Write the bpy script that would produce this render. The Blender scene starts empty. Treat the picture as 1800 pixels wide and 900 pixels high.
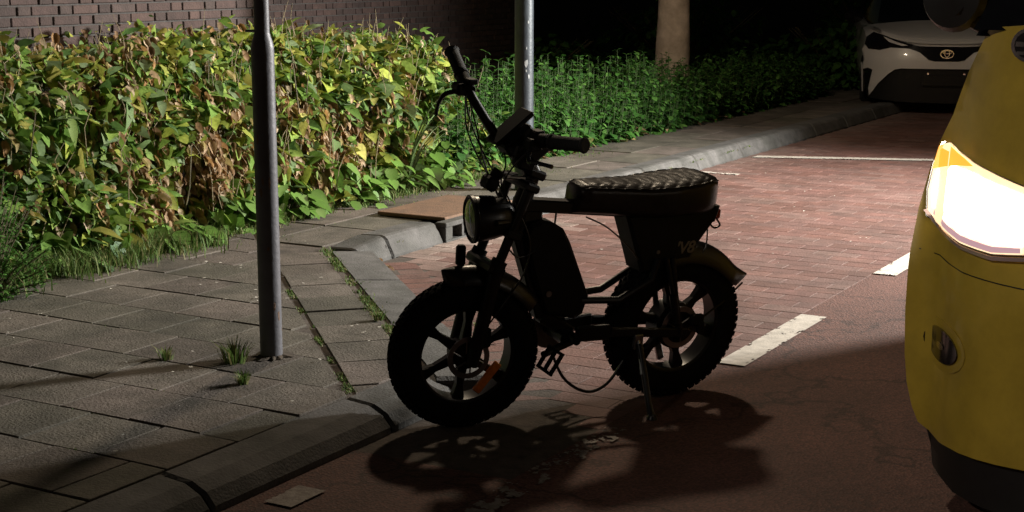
import bpy, bmesh, math, random
import numpy as np
from mathutils import Vector, Matrix, noise

random.seed(7)
PI = math.pi
rad = math.radians
S = bpy.context.scene
COL = S.collection

# ------------------------------------------------------------------ camera
cam = bpy.data.cameras.new("camera")
cam.lens = 54.0
cam.sensor_width = 36.0
cam.clip_end = 2000
co = bpy.data.objects.new("camera", cam)
COL.objects.link(co)
CAM_H = 1.69
co.location = (0, 0, CAM_H)
co.rotation_euler = (rad(90 - 10.6965), 0, 0)
S.camera = co

# ------------------------------------------------------------------ world (night sky), exposure
w = bpy.data.worlds.new("World")
S.world = w
w.use_nodes = True
nt = w.node_tree
bg = nt.nodes["Background"]
sky = nt.nodes.new("ShaderNodeTexSky")
sky.sky_type = 'NISHITA'
sky.sun_disc = False
sky.sun_elevation = rad(2)
sky.sun_rotation = rad(200)
nt.links.new(sky.outputs[0], bg.inputs[0])
bg.inputs[1].default_value = 0.0030
S.view_settings.view_transform = 'Standard'
S.view_settings.look = 'None'
S.view_settings.exposure = 0.0
S.view_settings.gamma = 1.0

# street lamp light and an added van spot: the lantern bodies are built further down at these places
LAMP_NEAR = dict(pos=(0.35, 10.75, 5.65), aim=(1.8, 9.3, 0), power=620, cone=172, blend=0.6, soft=0.2, color=(1.0, 0.80, 0.57))
LAMP_OVER = dict(pos=(8.0, 10.5, 3.3), aim=(-0.9, 10.2, 0.4), power=12000, cone=86, blend=1.0, soft=0.42, color=(1.0, 0.96, 0.88))
LAMP_VAN_FILL = dict(pos=(-4.5, -1.2, 5.2), aim=(3.0, 4.4, 1.1), power=600, cone=37, blend=0.7, color=(1.0, 0.90, 0.78))  # added spot behind the camera, narrowed onto the van front to brighten it

# ------------------------------------------------------------------ street frame
KD = Vector((0.5, math.sqrt(3) / 2, 0))       # along the kerb, away from the camera
ND = Vector((math.sqrt(3) / 2, -0.5, 0))      # across, towards the road
def W(a, b, z=0.0):
    return Vector((KD.x * a + ND.x * b, KD.y * a + ND.y * b, z))

# ------------------------------------------------------------------ materials
MATS = {}
def mat(name, col, rough=0.6, metal=0.0, var=0.25, scale=6.0, bump=0.0, bscale=60.0, col2=None, attr=False,
        spec=0.5, coat=0.0, detail=6.0, emit=None, estr=0.0, stain=0.0):
    m = bpy.data.materials.new(name)
    m.use_nodes = True
    t = m.node_tree
    p = t.nodes["Principled BSDF"]
    p.inputs["Roughness"].default_value = rough
    p.inputs["Metallic"].default_value = metal
    p.inputs["Specular IOR Level"].default_value = spec
    p.inputs["Coat Weight"].default_value = coat
    p.inputs["Coat Roughness"].default_value = 0.08
    tc = t.nodes.new("ShaderNodeTexCoord")
    n = t.nodes.new("ShaderNodeTexNoise")
    n.inputs["Scale"].default_value = scale
    n.inputs["Detail"].default_value = detail
    n.inputs["Roughness"].default_value = 0.65
    t.links.new(tc.outputs["Object"], n.inputs["Vector"])
    r = t.nodes.new("ShaderNodeValToRGB")
    c = Vector(col)
    c2 = Vector(col2) if col2 else c * (1 - var)
    c1 = c * (1 + var) if not col2 else c
    r.color_ramp.elements[0].position = 0.32
    r.color_ramp.elements[1].position = 0.68
    r.color_ramp.elements[0].color = (*c2, 1)
    r.color_ramp.elements[1].color = (*c1, 1)
    t.links.new(n.outputs["Fac"], r.inputs["Fac"])
    out = r.outputs["Color"]
    if attr:
        at = t.nodes.new("ShaderNodeAttribute")
        at.attribute_name = "Col"
        mx = t.nodes.new("ShaderNodeMix")
        mx.data_type = 'RGBA'
        mx.blend_type = 'MULTIPLY'
        mx.inputs[0].default_value = 1.0
        t.links.new(out, mx.inputs[6])
        t.links.new(at.outputs["Color"], mx.inputs[7])
        out = mx.outputs[2]
    if stain > 0:
        n3 = t.nodes.new("ShaderNodeTexNoise"); n3.inputs["Scale"].default_value = 2.3; n3.inputs["Detail"].default_value = 8; n3.inputs["Roughness"].default_value = 0.7
        t.links.new(tc.outputs["Object"], n3.inputs["Vector"])
        r3 = t.nodes.new("ShaderNodeValToRGB")
        r3.color_ramp.elements[0].position = 0.38; r3.color_ramp.elements[1].position = 0.60
        r3.color_ramp.elements[0].color = (1 - stain, 1 - stain * 0.95, 1 - stain * 1.05, 1); r3.color_ramp.elements[1].color = (1.08, 1.08, 1.08, 1)
        t.links.new(n3.outputs["Fac"], r3.inputs["Fac"])
        m3 = t.nodes.new("ShaderNodeMix"); m3.data_type = 'RGBA'; m3.blend_type = 'MULTIPLY'; m3.inputs[0].default_value = 1.0
        t.links.new(out, m3.inputs[6]); t.links.new(r3.outputs["Color"], m3.inputs[7])
        out = m3.outputs[2]
    t.links.new(out, p.inputs["Base Color"])
    if bump > 0:
        n2 = t.nodes.new("ShaderNodeTexNoise")
        n2.inputs["Scale"].default_value = bscale
        n2.inputs["Detail"].default_value = 5.0
        t.links.new(tc.outputs["Object"], n2.inputs["Vector"])
        b = t.nodes.new("ShaderNodeBump")
        b.inputs["Strength"].default_value = bump
        b.inputs["Distance"].default_value = 0.01
        t.links.new(n2.outputs["Fac"], b.inputs["Height"])
        t.links.new(b.outputs["Normal"], p.inputs["Normal"])
    if emit:
        p.inputs["Emission Color"].default_value = (*emit, 1)
        p.inputs["Emission Strength"].default_value = estr
    MATS[name] = m
    return m

def leaf_mat(name, rough=0.42, trans=0.22):
    m = bpy.data.materials.new(name)
    m.use_nodes = True
    t = m.node_tree
    p = t.nodes["Principled BSDF"]
    p.inputs["Roughness"].default_value = rough
    p.inputs["Specular IOR Level"].default_value = 0.22
    at = t.nodes.new("ShaderNodeAttribute")
    at.attribute_name = "Col"
    tc = t.nodes.new("ShaderNodeTexCoord")
    n = t.nodes.new("ShaderNodeTexNoise")
    n.inputs["Scale"].default_value = 45
    n.inputs["Detail"].default_value = 4
    t.links.new(tc.outputs["Object"], n.inputs["Vector"])
    mr = t.nodes.new("ShaderNodeMapRange")
    mr.inputs[1].default_value = 0.3
    mr.inputs[2].default_value = 0.7
    mr.inputs[3].default_value = 0.72
    mr.inputs[4].default_value = 1.25
    t.links.new(n.outputs["Fac"], mr.inputs[0])
    mx = t.nodes.new("ShaderNodeMix")
    mx.data_type = 'RGBA'
    mx.blend_type = 'MULTIPLY'
    mx.inputs[0].default_value = 1.0
    t.links.new(at.outputs["Color"], mx.inputs[6])
    t.links.new(mr.outputs[0], mx.inputs[7])
    t.links.new(mx.outputs[2], p.inputs["Base Color"])
    tr = t.nodes.new("ShaderNodeBsdfTranslucent")
    t.links.new(mx.outputs[2], tr.inputs["Color"])
    ms = t.nodes.new("ShaderNodeMixShader")
    ms.inputs[0].default_value = trans
    t.links.new(p.outputs[0], ms.inputs[1])
    t.links.new(tr.outputs[0], ms.inputs[2])
    t.links.new(ms.outputs[0], t.nodes["Material Output"].inputs["Surface"])
    MATS[name] = m
    return m

def asphalt_mat():
    m = mat("asphalt", (0.098, 0.043, 0.033), rough=0.82, var=0.3, scale=1.6, bump=0.0, detail=10)
    t = m.node_tree; p = t.nodes["Principled BSDF"]
    src = p.inputs["Base Color"].links[0].from_socket
    tc = t.nodes.new("ShaderNodeTexCoord")
    vo = t.nodes.new("ShaderNodeTexVoronoi"); vo.inputs["Scale"].default_value = 110
    t.links.new(tc.outputs["Object"], vo.inputs["Vector"])
    rp = t.nodes.new("ShaderNodeValToRGB")
    rp.color_ramp.elements[0].color = (0.55, 0.55, 0.55, 1); rp.color_ramp.elements[1].color = (1.5, 1.45, 1.4, 1)
    rp.color_ramp.elements[0].position = 0.15; rp.color_ramp.elements[1].position = 0.95
    t.links.new(vo.outputs["Color"], rp.inputs["Fac"])
    mx = t.nodes.new("ShaderNodeMix"); mx.data_type = 'RGBA'; mx.blend_type = 'MULTIPLY'; mx.inputs[0].default_value = 0.85
    t.links.new(src, mx.inputs[6]); t.links.new(rp.outputs["Color"], mx.inputs[7])
    cr = t.nodes.new("ShaderNodeTexVoronoi"); cr.feature = 'DISTANCE_TO_EDGE'; cr.inputs["Scale"].default_value = 0.9
    nn = t.nodes.new("ShaderNodeTexNoise"); nn.inputs["Scale"].default_value = 5; nn.inputs["Detail"].default_value = 6
    t.links.new(tc.outputs["Object"], nn.inputs["Vector"])
    ad = t.nodes.new("ShaderNodeMix"); ad.data_type = 'RGBA'; ad.blend_type = 'MIX'; ad.inputs[0].default_value = 0.35
    t.links.new(tc.outputs["Object"], ad.inputs[6]); t.links.new(nn.outputs["Color"], ad.inputs[7])
    t.links.new(ad.outputs[2], cr.inputs["Vector"])
    r2 = t.nodes.new("ShaderNodeValToRGB")
    r2.color_ramp.elements[0].color = (0.35, 0.33, 0.3, 1); r2.color_ramp.elements[1].color = (1, 1, 1, 1)
    r2.color_ramp.elements[0].position = 0.003; r2.color_ramp.elements[1].position = 0.012
    t.links.new(cr.outputs["Distance"], r2.inputs["Fac"])
    m2 = t.nodes.new("ShaderNodeMix"); m2.data_type = 'RGBA'; m2.blend_type = 'MULTIPLY'; m2.inputs[0].default_value = 0.8
    t.links.new(mx.outputs[2], m2.inputs[6]); t.links.new(r2.outputs["Color"], m2.inputs[7])
    t.links.new(m2.outputs[2], p.inputs["Base Color"])
    bp_ = t.nodes.new("ShaderNodeBump"); bp_.inputs["Strength"].default_value = 0.5; bp_.inputs["Distance"].default_value = 0.006
    t.links.new(vo.outputs["Distance"], bp_.inputs["Height"]); t.links.new(bp_.outputs["Normal"], p.inputs["Normal"])
asphalt_mat()
mat("bedding", (0.075, 0.06, 0.05), rough=0.95, var=0.4, scale=14, bump=0.4, bscale=80)
mat("paver", (1, 1, 1), rough=0.78, var=0.22, stain=0.28, scale=9, bump=0.45, bscale=75, attr=True)
mat("flag", (1, 1, 1), rough=0.85, var=0.30, stain=0.42, scale=5.5, bump=0.55, bscale=95, attr=True, detail=10)
mat("kerb_concrete", (0.10, 0.096, 0.095), rough=0.85, stain=0.4, var=0.28, scale=7, bump=0.4, bscale=90, detail=9)
mat("soil", (0.05, 0.037, 0.026), rough=0.95, var=0.45, scale=11, bump=0.6, bscale=35)
mat("paint_worn", (0.30, 0.27, 0.24), rough=0.75, var=0.45, scale=30, col2=(0.13, 0.10, 0.085), bump=0.4, bscale=120)
mat("paint", (0.52, 0.48, 0.43), rough=0.65, var=0.2, scale=18, bump=0.3, bscale=120)
mat("rust", (0.20, 0.115, 0.07), rough=0.8, var=0.4, scale=12, bump=0.5, bscale=90, col2=(0.12, 0.075, 0.052))
mat("galv", (0.11, 0.11, 0.128), rough=0.5, metal=0.15, var=0.18, scale=9, bump=0.15, bscale=45, detail=9)
mat("galv_dark", (0.042, 0.053, 0.066), rough=0.45, metal=0.15, var=0.25, scale=12, bump=0.15, bscale=60, detail=9)
mat("chip", (0.35, 0.37, 0.38), rough=0.7)
mat("wall_brick", (1, 1, 1), rough=0.85, var=0.25, scale=16, bump=0.5, bscale=80, attr=True)
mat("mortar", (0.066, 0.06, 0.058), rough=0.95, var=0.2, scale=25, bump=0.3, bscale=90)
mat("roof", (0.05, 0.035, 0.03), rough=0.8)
mat("dark_opening", (0.006, 0.006, 0.006), rough=0.9)
mat("bark", (0.68, 0.57, 0.47), rough=0.85, var=0.4, scale=5, bump=0.8, bscale=18, col2=(0.33, 0.26, 0.2), detail=10)
leaf_mat("leaf", rough=0.62, trans=0.3)
leaf_mat("leaf_glossy", rough=0.48, trans=0.2)
mat("stem", (0.10, 0.085, 0.045), rough=0.8, var=0.4, scale=14)
mat("nettle_stem", (0.04, 0.07, 0.02), rough=0.8, var=0.3, scale=14)
mat("dry_stalk", (0.20, 0.16, 0.09), rough=0.8, var=0.3, scale=14)
# bike
mat("b_frame", (0.006, 0.006, 0.007), rough=0.38, spec=0.35, var=0.2, scale=20)
mat("b_plastic", (0.006, 0.006, 0.006), rough=0.6, spec=0.18, var=0.3, scale=30, bump=0.08, bscale=200)
mat("b_tyre", (0.007, 0.007, 0.0075), rough=0.85, spec=0.1, var=0.3, scale=24)
mat("b_rim", (0.007, 0.007, 0.008), rough=0.35, spec=0.35)
mat("b_fender", (0.010, 0.009, 0.009), rough=0.33, spec=0.4, var=0.3, scale=14)
mat("b_leather", (0.018, 0.014, 0.012), rough=0.30, spec=0.22, var=0.25, scale=40, bump=0.12, bscale=260)
mat("b_steel", (0.28, 0.28, 0.29), rough=0.32, metal=0.9, var=0.2, scale=30)
mat("b_cable", (0.010, 0.010, 0.010), rough=0.35, spec=0.6)
mat("b_lever", (0.03, 0.03, 0.032), rough=0.25, metal=0.5, spec=0.6)
mat("b_letter", (0.16, 0.13, 0.095), rough=0.5, var=0.15, scale=60)
mat("orange_reflector", (0.75, 0.20, 0.025), rough=0.2, coat=0.6, var=0.12, scale=80)
mat("red_lens", (0.25, 0.012, 0.012), rough=0.18, coat=0.5)
mat("lens_glass", (0.10, 0.10, 0.10), rough=0.08, spec=0.8, coat=0.8)
mat("grip_rubber", (0.009, 0.009, 0.009), rough=0.8, bump=0.4, bscale=180)
# cars
mat("yellow_paint", (0.52, 0.36, 0.045), rough=0.36, spec=0.5, coat=0.3, var=0.12, scale=5, stain=0.12, detail=10)
mat("white_paint", (0.72, 0.70, 0.70), rough=0.35, coat=0.5, var=0.04, scale=3)
mat("car_black", (0.011, 0.010, 0.010), rough=0.5, var=0.2, scale=20)
mat("car_gloss_black", (0.010, 0.009, 0.010), rough=0.16, coat=0.5)
mat("car_glass", (0.008, 0.008, 0.010), rough=0.06, spec=0.7, coat=0.3)
mat("chrome", (0.66, 0.64, 0.62), rough=0.18, metal=1.0, var=0.1, scale=20)
mat("car_tyre", (0.012, 0.012, 0.012), rough=0.85, spec=0.2)
mat("lamp_on", (0.9, 0.88, 0.85), rough=0.3, emit=(1.0, 0.93, 0.84), estr=5.0, var=0.02)
mat("lamp_cover", (0.9, 0.8, 0.7), rough=0.3, emit=(1.0, 0.70, 0.40), estr=1.25, var=0.02)
mat("lamp_band", (0.6, 0.35, 0.4), rough=0.3, emit=(0.8, 0.50, 0.55), estr=0.55, var=0.05)
mat("indicator_on", (0.9, 0.5, 0.1), rough=0.3, emit=(1.0, 0.33, 0.03), estr=1.5, var=0.02)
mat("lantern_glass", (0.9, 0.9, 0.9), rough=0.3, emit=(1.0, 0.88, 0.7), estr=30.0, var=0.02)
mat("lamp_trim", (0.75, 0.55, 0.5), rough=0.2, metal=0.6, var=0.05)
mat("fleck", (0.50, 0.48, 0.43), rough=0.8, var=0.3, scale=30)

# ------------------------------------------------------------------ mesh helper
class MB:
    def __init__(s):
        s.v = []; s.f = []; s.c = []
        s.col = None
    def add(s, vs, fs):
        o = len(s.v)
        s.v.extend([tuple(p) for p in vs])
        s.f.extend([tuple(i + o for i in f) for f in fs])
        if s.col is not None:
            s.c.extend([s.col] * len(vs))
        return s
    def box(s, c, size, M=None, bev=0.0):
        x, y, z = [d / 2 for d in size]
        if bev > 0:
            b = bev
            vs = []; 
            for sx in (-1, 1):
                for sy in (-1, 1):
                    for sz in (-1, 1):
                        vs.append((sx * (x - b), sy * (y - b), sz * z))
                        vs.append((sx * (x - b), sy * y, sz * (z - b)))
                        vs.append((sx * x, sy * (y - b), sz * (z - b)))
            def I(sx, sy, sz, k): return ((sx > 0) * 4 + (sy > 0) * 2 + (sz > 0)) * 3 + k
            fs = []
            for sz in (-1, 1):
                q = [I(-1, -1, sz, 0), I(1, -1, sz, 0), I(1, 1, sz, 0), I(-1, 1, sz, 0)]
                fs.append(q if sz > 0 else q[::-1])
            for sy in (-1, 1):
                q = [I(-1, sy, -1, 1), I(1, sy, -1, 1), I(1, sy, 1, 1), I(-1, sy, 1, 1)]
                fs.append(q if sy < 0 else q[::-1])
            for sx in (-1, 1):
                q = [I(sx, -1, -1, 2), I(sx, 1, -1, 2), I(sx, 1, 1, 2), I(sx, -1, 1, 2)]
                fs.append(q if sx > 0 else q[::-1])
            for sy in (-1, 1):
                for sz in (-1, 1):
                    fs.append([I(-1, sy, sz, 0), I(1, sy, sz, 0), I(1, sy, sz, 1), I(-1, sy, sz, 1)])
            for sx in (-1, 1):
                for sz in (-1, 1):
                    fs.append([I(sx, -1, sz, 0), I(sx, 1, sz, 0), I(sx, 1, sz, 2), I(sx, -1, sz, 2)])
            for sx in (-1, 1):
                for sy in (-1, 1):
                    fs.append([I(sx, sy, -1, 1), I(sx, sy, 1, 1), I(sx, sy, 1, 2), I(sx, sy, -1, 2)])
                    for sz in (-1, 1):
                        fs.append([I(sx, sy, sz, 0), I(sx, sy, sz, 1), I(sx, sy, sz, 2)])
        else:
            vs = [(-x, -y, -z), (x, -y, -z), (x, y, -z), (-x, y, -z), (-x, -y, z), (x, -y, z), (x, y, z), (-x, y, z)]
            fs = [(0, 3, 2, 1), (4, 5, 6, 7), (0, 1, 5, 4), (1, 2, 6, 5), (2, 3, 7, 6), (3, 0, 4, 7)]
        c = Vector(c)
        if M is not None:
            vs = [M @ Vector(p) + c for p in vs]
        else:
            vs = [Vector(p) + c for p in vs]
        return s.add(vs, fs)
    def tube(s, pts, r, seg=10, caps=True, flat=1.0):
        pts = [Vector(p) for p in pts]
        n = len(pts)
        rs = r if isinstance(r, (list, tuple)) else [r] * n
        vs = []; up = None
        for i, p in enumerate(pts):
            d = (pts[min(i + 1, n - 1)] - pts[max(i - 1, 0)])
            if d.length < 1e-9: d = Vector((0, 0, 1))
            d.normalize()
            if up is None:
                ref = Vector((0, 0, 1)) if abs(d.z) < 0.9 else Vector((1, 0, 0))
                x = d.cross(ref).normalized()
            else:
                x = (up - d * up.dot(d))
                x = x.normalized() if x.length > 1e-6 else d.orthogonal().normalized()
            up = x
            y = d.cross(x)
            for k in range(seg):
                t = 2 * PI * k / seg
                vs.append(p + (x * math.cos(t) + y * math.sin(t) * flat) * rs[i])
        fs = []
        for i in range(n - 1):
            for k in range(seg):
                a = i * seg + k; b = i * seg + (k + 1) % seg
                fs.append((a, b, b + seg, a + seg))
        if caps:
            fs.append(tuple(range(seg))[::-1])
            fs.append(tuple((n - 1) * seg + k for k in range(seg)))
        return s.add(vs, fs)
    def lathe(s, prof, seg=32, axis='y', center=(0, 0, 0), closed=False, M=None):
        # prof: list of (r, t) t along axis
        n = len(prof); vs = []
        for k in range(seg):
            t = 2 * PI * k / seg
            c_, s_ = math.cos(t), math.sin(t)
            for (r, h) in prof:
                if axis == 'y': p = (r * c_, h, r * s_)
                elif axis == 'x': p = (h, r * c_, r * s_)
                else: p = (r * c_, r * s_, h)
                vs.append(p)
        fs = []
        m = n if closed else n - 1
        for k in range(seg):
            for i in range(m):
                a = k * n + i; b = k * n + (i + 1) % n
                k2 = (k + 1) % seg
                fs.append((a, b, k2 * n + (i + 1) % n, k2 * n + i))
        c = Vector(center)
        vs = [(M @ Vector(p) if M is not None else Vector(p)) + c for p in vs]
        return s.add(vs, fs)
    def prism(s, poly, w0, w1, ch=0.0, f=None):
        # poly in 2D (p,q); f maps (p,q,w)->xyz ; default x=p,y=w,z=q ; ch: chamfer
        if f is None: f = lambda p, q, w_: (p, w_, q)
        n = len(poly)
        if ch > 0:
            cx = sum(p[0] for p in poly) / n; cy = sum(p[1] for p in poly) / n
            ins = []
            for (x, y) in poly:
                d = math.hypot(x - cx, y - cy) or 1
                k = max(0, 1 - ch * 1.3 / d)
                ins.append((cx + (x - cx) * k, cy + (y - cy) * k))
            rings = [(ins, w0), (poly, w0 + ch), (poly, w1 - ch), (ins, w1)]
        else:
            rings = [(poly, w0), (poly, w1)]
        vs = [f(x, y, w_) for (P, w_) in rings for (x, y) in P]
        fs = []
        for r in range(len(rings) - 1):
            for i in range(n):
                j = (i + 1) % n
                fs.append((r * n + i, r * n + j, (r + 1) * n + j, (r + 1) * n + i))
        fs.append(tuple(range(n))[::-1])
        fs.append(tuple((len(rings) - 1) * n + i for i in range(n)))
        return s.add(vs, fs)
    def grid(s, P, close_u=False, close_v=False):
        nu = len(P); nv = len(P[0])
        vs = [p for row in P for p in row]
        fs = []
        for i in range(nu if close_u else nu - 1):
            for j in range(nv if close_v else nv - 1):
                i2 = (i + 1) % nu; j2 = (j + 1) % nv
                fs.append((i * nv + j, i2 * nv + j, i2 * nv + j2, i * nv + j2))
        return s.add(vs, fs)
    def mesh(s, name, m, smooth=False, angle=None):
        me = bpy.data.meshes.new(name)
        me.from_pydata(s.v, [], s.f)
        me.materials.append(MATS[m] if isinstance(m, str) else m)
        if s.c:
            ca = me.color_attributes.new("Col", 'FLOAT_COLOR', 'POINT')
            arr = np.ones((len(s.v), 4), dtype=np.float32)
            arr[:, :3] = np.array(s.c, dtype=np.float32)
            ca.data.foreach_set("color", arr.ravel())
        bm = bmesh.new(); bm.from_mesh(me)
        if len(s.v) < 60000:
            bmesh.ops.recalc_face_normals(bm, faces=bm.faces)
        if smooth:
            for f in bm.faces: f.smooth = True
            if angle:
                lim = rad(angle)
                for e in bm.edges:
                    if len(e.link_faces) == 2 and e.calc_face_angle(0) > lim:
                        e.smooth = False
        bm.to_mesh(me); bm.free()
        me.update()
        return me
    def build(s, name, m, parent=None, smooth=False, angle=35, kind=None):
        o = bpy.data.objects.new(name, s.mesh(name, m, smooth, angle))
        COL.objects.link(o)
        if parent is not None: o.parent = parent
        if kind: o["kind"] = kind
        return o

def link_mesh(name, me, parent=None, loc=None, M=None):
    o = bpy.data.objects.new(name, me)
    COL.objects.link(o)
    if parent is not None: o.parent = parent
    if M is not None: o.matrix_local = M
    elif loc is not None: o.location = loc
    return o
def tag(o, label, cat, group=None):
    o["label"] = label; o["category"] = cat
    if group: o["group"] = group
    return o
def empty(name, loc, label, cat, rotz=0, group=None, M=None):
    o = bpy.data.objects.new(name, None)
    o.empty_display_size = 0.2
    COL.objects.link(o)
    if M is not None: o.matrix_world = M
    else:
        o.location = loc; o.rotation_euler = (0, 0, rotz)
    return tag(o, label, cat, group)
def struct(o):
    o["kind"] = "structure"; return o
def rnd(a, b): return random.uniform(a, b)
def nz(x, y, z=0.0): return noise.noise(Vector((x, y, z)))

# ================================================================== SETTING
m = MB(); m.add([(-300, -80, -0.06), (300, -80, -0.06), (300, 500, -0.06), (-300, 500, -0.06)], [(0, 1, 2, 3)])
struct(m.build("ground", "soil"))

# road sheet (asphalt) right of the parking line and in front of the bay
BAY_A0 = 4.25; BAY_B0, BAY_B1 = -5.06, -2.46
def sheet(poly, z0, z1):
    mb = MB(); n = len(poly)
    vs = [W(a, b, z0) for a, b in poly] + [W(a, b, z1) for a, b in poly]
    fs = [tuple(range(n, 2 * n)), tuple(range(n))[::-1]]
    for i in range(n):
        j = (i + 1) % n
        fs.append((i, j, n + j, n + i))
    mb.add(vs, fs)
    return mb
road = struct(sheet([(-30, -3.13), (BAY_A0, -3.13), (BAY_A0, BAY_B1), (90, BAY_B1), (90, 4.5), (-30, 4.5)], -0.055, 0.0).build("road", "asphalt"))
bay = struct(sheet([(BAY_A0, -5.04), (90, -5.04), (90, BAY_B1), (BAY_A0, BAY_B1)], -0.055, -0.0018).build("parking_bay", "bedding"))
path_far = struct(sheet([(-30, 4.5), (90, 4.5), (90, 7.5), (-30, 7.5)], -0.05, 0.10).build("far_footpath", "kerb_concrete"))

# ---- bay bricks
PAL_B = [(0.143, 0.068, 0.056), (0.13, 0.062, 0.052), (0.152, 0.074, 0.06), (0.13, 0.067, 0.057), (0.141, 0.075, 0.064), (0.123, 0.056, 0.044), (0.149, 0.084, 0.072)]
def bcol(a, b):
    c = Vector(random.choice(PAL_B)) * rnd(0.92, 1.07)
    d = b - BAY_B0                     # pale sand washed up against the kerb
    k = max(0, 1 - d / 0.55) * (0.5 + 0.9 * nz(a * 2.3, b * 2.3, 4)) * (1.0 if a < 10 else 0.4)
    c = c.lerp(Vector((0.36, 0.30, 0.27)), max(0, min(0.75, k)))
    return tuple(c)
BL, BW = 0.262, 0.131
brick_cells = []
def in_bay(a, b):
    return a + b > 2.43 and a > BAY_A0
ia = 0
a = BAY_A0 + 0.004
while a < 26:
    b = BAY_B0 + 0.01 - (BL / 2 if ia % 2 else 0)
    while b < BAY_B1 - 0.01:
        b0 = max(b, BAY_B0); b1 = min(b + BL, BAY_B1)
        if b1 - b0 > 0.05 and in_bay(a + BW / 2, (b0 + b1) / 2):
            brick_cells.append((a, a + BW, b0, b1))
        b += BL
    a += BW; ia += 1
def brick_block(mb, a0, a1, b0, b1, z, h=0.05, g=0.0018, bev=0.0012, M=None, tilt=0.0):
    ca, cb = (a0 + a1) / 2, (b0 + b1) / 2
    la, lb = a1 - a0 - 2 * g, b1 - b0 - 2 * g
    R = Matrix((tuple(ND) , tuple(KD), (0, 0, 1))).transposed()
    if tilt: R = R @ Matrix.Rotation(rnd(-tilt, tilt), 3, 'X') @ Matrix.Rotation(rnd(-tilt, tilt), 3, 'Y')
    p = W(ca, cb, z - h / 2)
    mb.box(p, (lb, la, h), R, bev)
brick_cells.sort(key=lambda c: (c[0] ** 2 + c[2] ** 2) + (0 if c[0] > 4.6 else 0))
vis = [c for c in brick_cells]
near, far = vis[:290], vis[290:]
for c in near:
    mb = MB(); mb.col = bcol((c[0] + c[1]) / 2, (c[2] + c[3]) / 2)
    brick_block(mb, *c, rnd(-0.0006, 0.0006), tilt=0.0025)
    mb.build("brick", "paver", bay)
mb = MB()
for c in far:
    mb.col = bcol((c[0] + c[1]) / 2, (c[2] + c[3]) / 2)
    brick_block(mb, *c, rnd(-0.0006, 0.0006), tilt=0.0025)
mb.build("brickwork", "paver", bay, kind="stuff")
# border course of bricks along the diagonal kerb
DD = Vector((1, -1)) / math.sqrt(2)            # (a,b) direction of the diagonal, away from the road
DP = Vector((1, 1)) / math.sqrt(2)             # perpendicular, into the bay
def Wd(t, p, z=0.0):                            # t along the diagonal, p across (a+b = p*sqrt2)
    return W(DD.x * t + DP.x * p, DD.y * t + DP.y * p, z)
KDD = (Wd(1, 0) - Wd(0, 0)).normalized(); NDD = (Wd(0, 1) - Wd(0, 0)).normalized()
def diag_block(mb, t0, t1, p0, p1, z, h=0.05, g=0.004, bev=0.006, tilt=0.0):
    R = Matrix((tuple(NDD), tuple(KDD), (0, 0, 1))).transposed()
    if tilt: R = R @ Matrix.Rotation(rnd(-tilt, tilt), 3, 'X') @ Matrix.Rotation(rnd(-tilt, tilt), 3, 'Y')
    mb.box(Wd((t0 + t1) / 2, (p0 + p1) / 2, z - h / 2), (p1 - p0 - 2 * g, t1 - t0 - 2 * g, h), R, bev)
SQ = math.sqrt(2)
t = 5.65
PB0, PB1 = 2.09 / SQ, 2.44 / SQ
while t < 8.55:
    mb = MB(); mb.col = bcol(8, -3.5)
    diag_block(mb, t, t + 0.131, PB0, PB1, rnd(-0.002, 0.002), tilt=0.01)
    mb.build("brick", "paver", bay)
    t += 0.131

# ---- footpath
FZ = 0.10
fp_poly = [(-6, -6.6), (30, -6.6), (30, -5.30), (7.05, -5.30), (5.1, -3.35), (5.1, -3.30), (-6, -3.30)]
footpath = struct(sheet(fp_poly, -0.05, FZ - 0.008).build("footpath", "bedding"))
def clip(poly, f):
    out = []; n = len(poly)
    for i in range(n):
        p, q = poly[i], poly[(i + 1) % n]
        fp_, fq = f(p), f(q)
        if fp_ >= 0: out.append(p)
        if (fp_ >= 0) != (fq >= 0):
            k = fp_ / (fp_ - fq)
            out.append((p[0] + (q[0] - p[0]) * k, p[1] + (q[1] - p[1]) * k))
    return out
def area(P):
    return abs(sum(P[i][0] * P[(i + 1) % len(P)][1] - P[(i + 1) % len(P)][0] * P[i][1] for i in range(len(P)))) / 2
PAL_F = [(0.125, 0.107, 0.092), (0.112, 0.099, 0.082), (0.138, 0.118, 0.1), (0.105, 0.086, 0.074), (0.12, 0.098, 0.086), (0.1, 0.09, 0.072)]
def flag_obj(poly, z, tilt=0.006):
    if len(poly) < 3 or area(poly) < 0.006: return
    cx = sum(p[0] for p in poly) / len(poly); cy = sum(p[1] for p in poly) / len(poly)
    mb = MB(); mb.col = tuple(Vector(random.choice(PAL_F)) * rnd(0.8, 1.15))
    ta, tb = rnd(-tilt, tilt), rnd(-tilt, tilt)
    P = []
    for (x, y) in poly:
        d = math.hypot(x - cx, y - cy)
        k = max(0.2, 1 - 0.006 / d)
        P.append((cx + (x - cx) * k + rnd(-0.004, 0.004), cy + (y - cy) * k + rnd(-0.004, 0.004)))
    mb.prism(P, z - 0.05, z, 0.002, f=lambda p, q, h: W(p, q, h + (p - cx) * ta + (q - cy) * tb))
    mb.build("flagstone", "flag", footpath)
TS = 0.345
A_PH = 4.575 - 9 * TS
for i in range(-4, 18):
    a0 = A_PH + i * TS
    off = (TS / 2 if i % 2 else 0) + 0.02
    for j in range(-1, 11):
        b1 = -3.33 - j * TS + off
        P = [(a0, b1 - TS), (a0 + TS, b1 - TS), (a0 + TS, b1), (a0, b1)]
        P = clip(P, lambda p: -3.325 - p[1])
        if P: P = clip(P, lambda p: p[1] + 6.25)
        if P: P = clip(P, lambda p: 1.20 - (p[0] + p[1]))
        if P: flag_obj(P, FZ + rnd(-0.0025, 0.0025), tilt=0.005)
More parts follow.
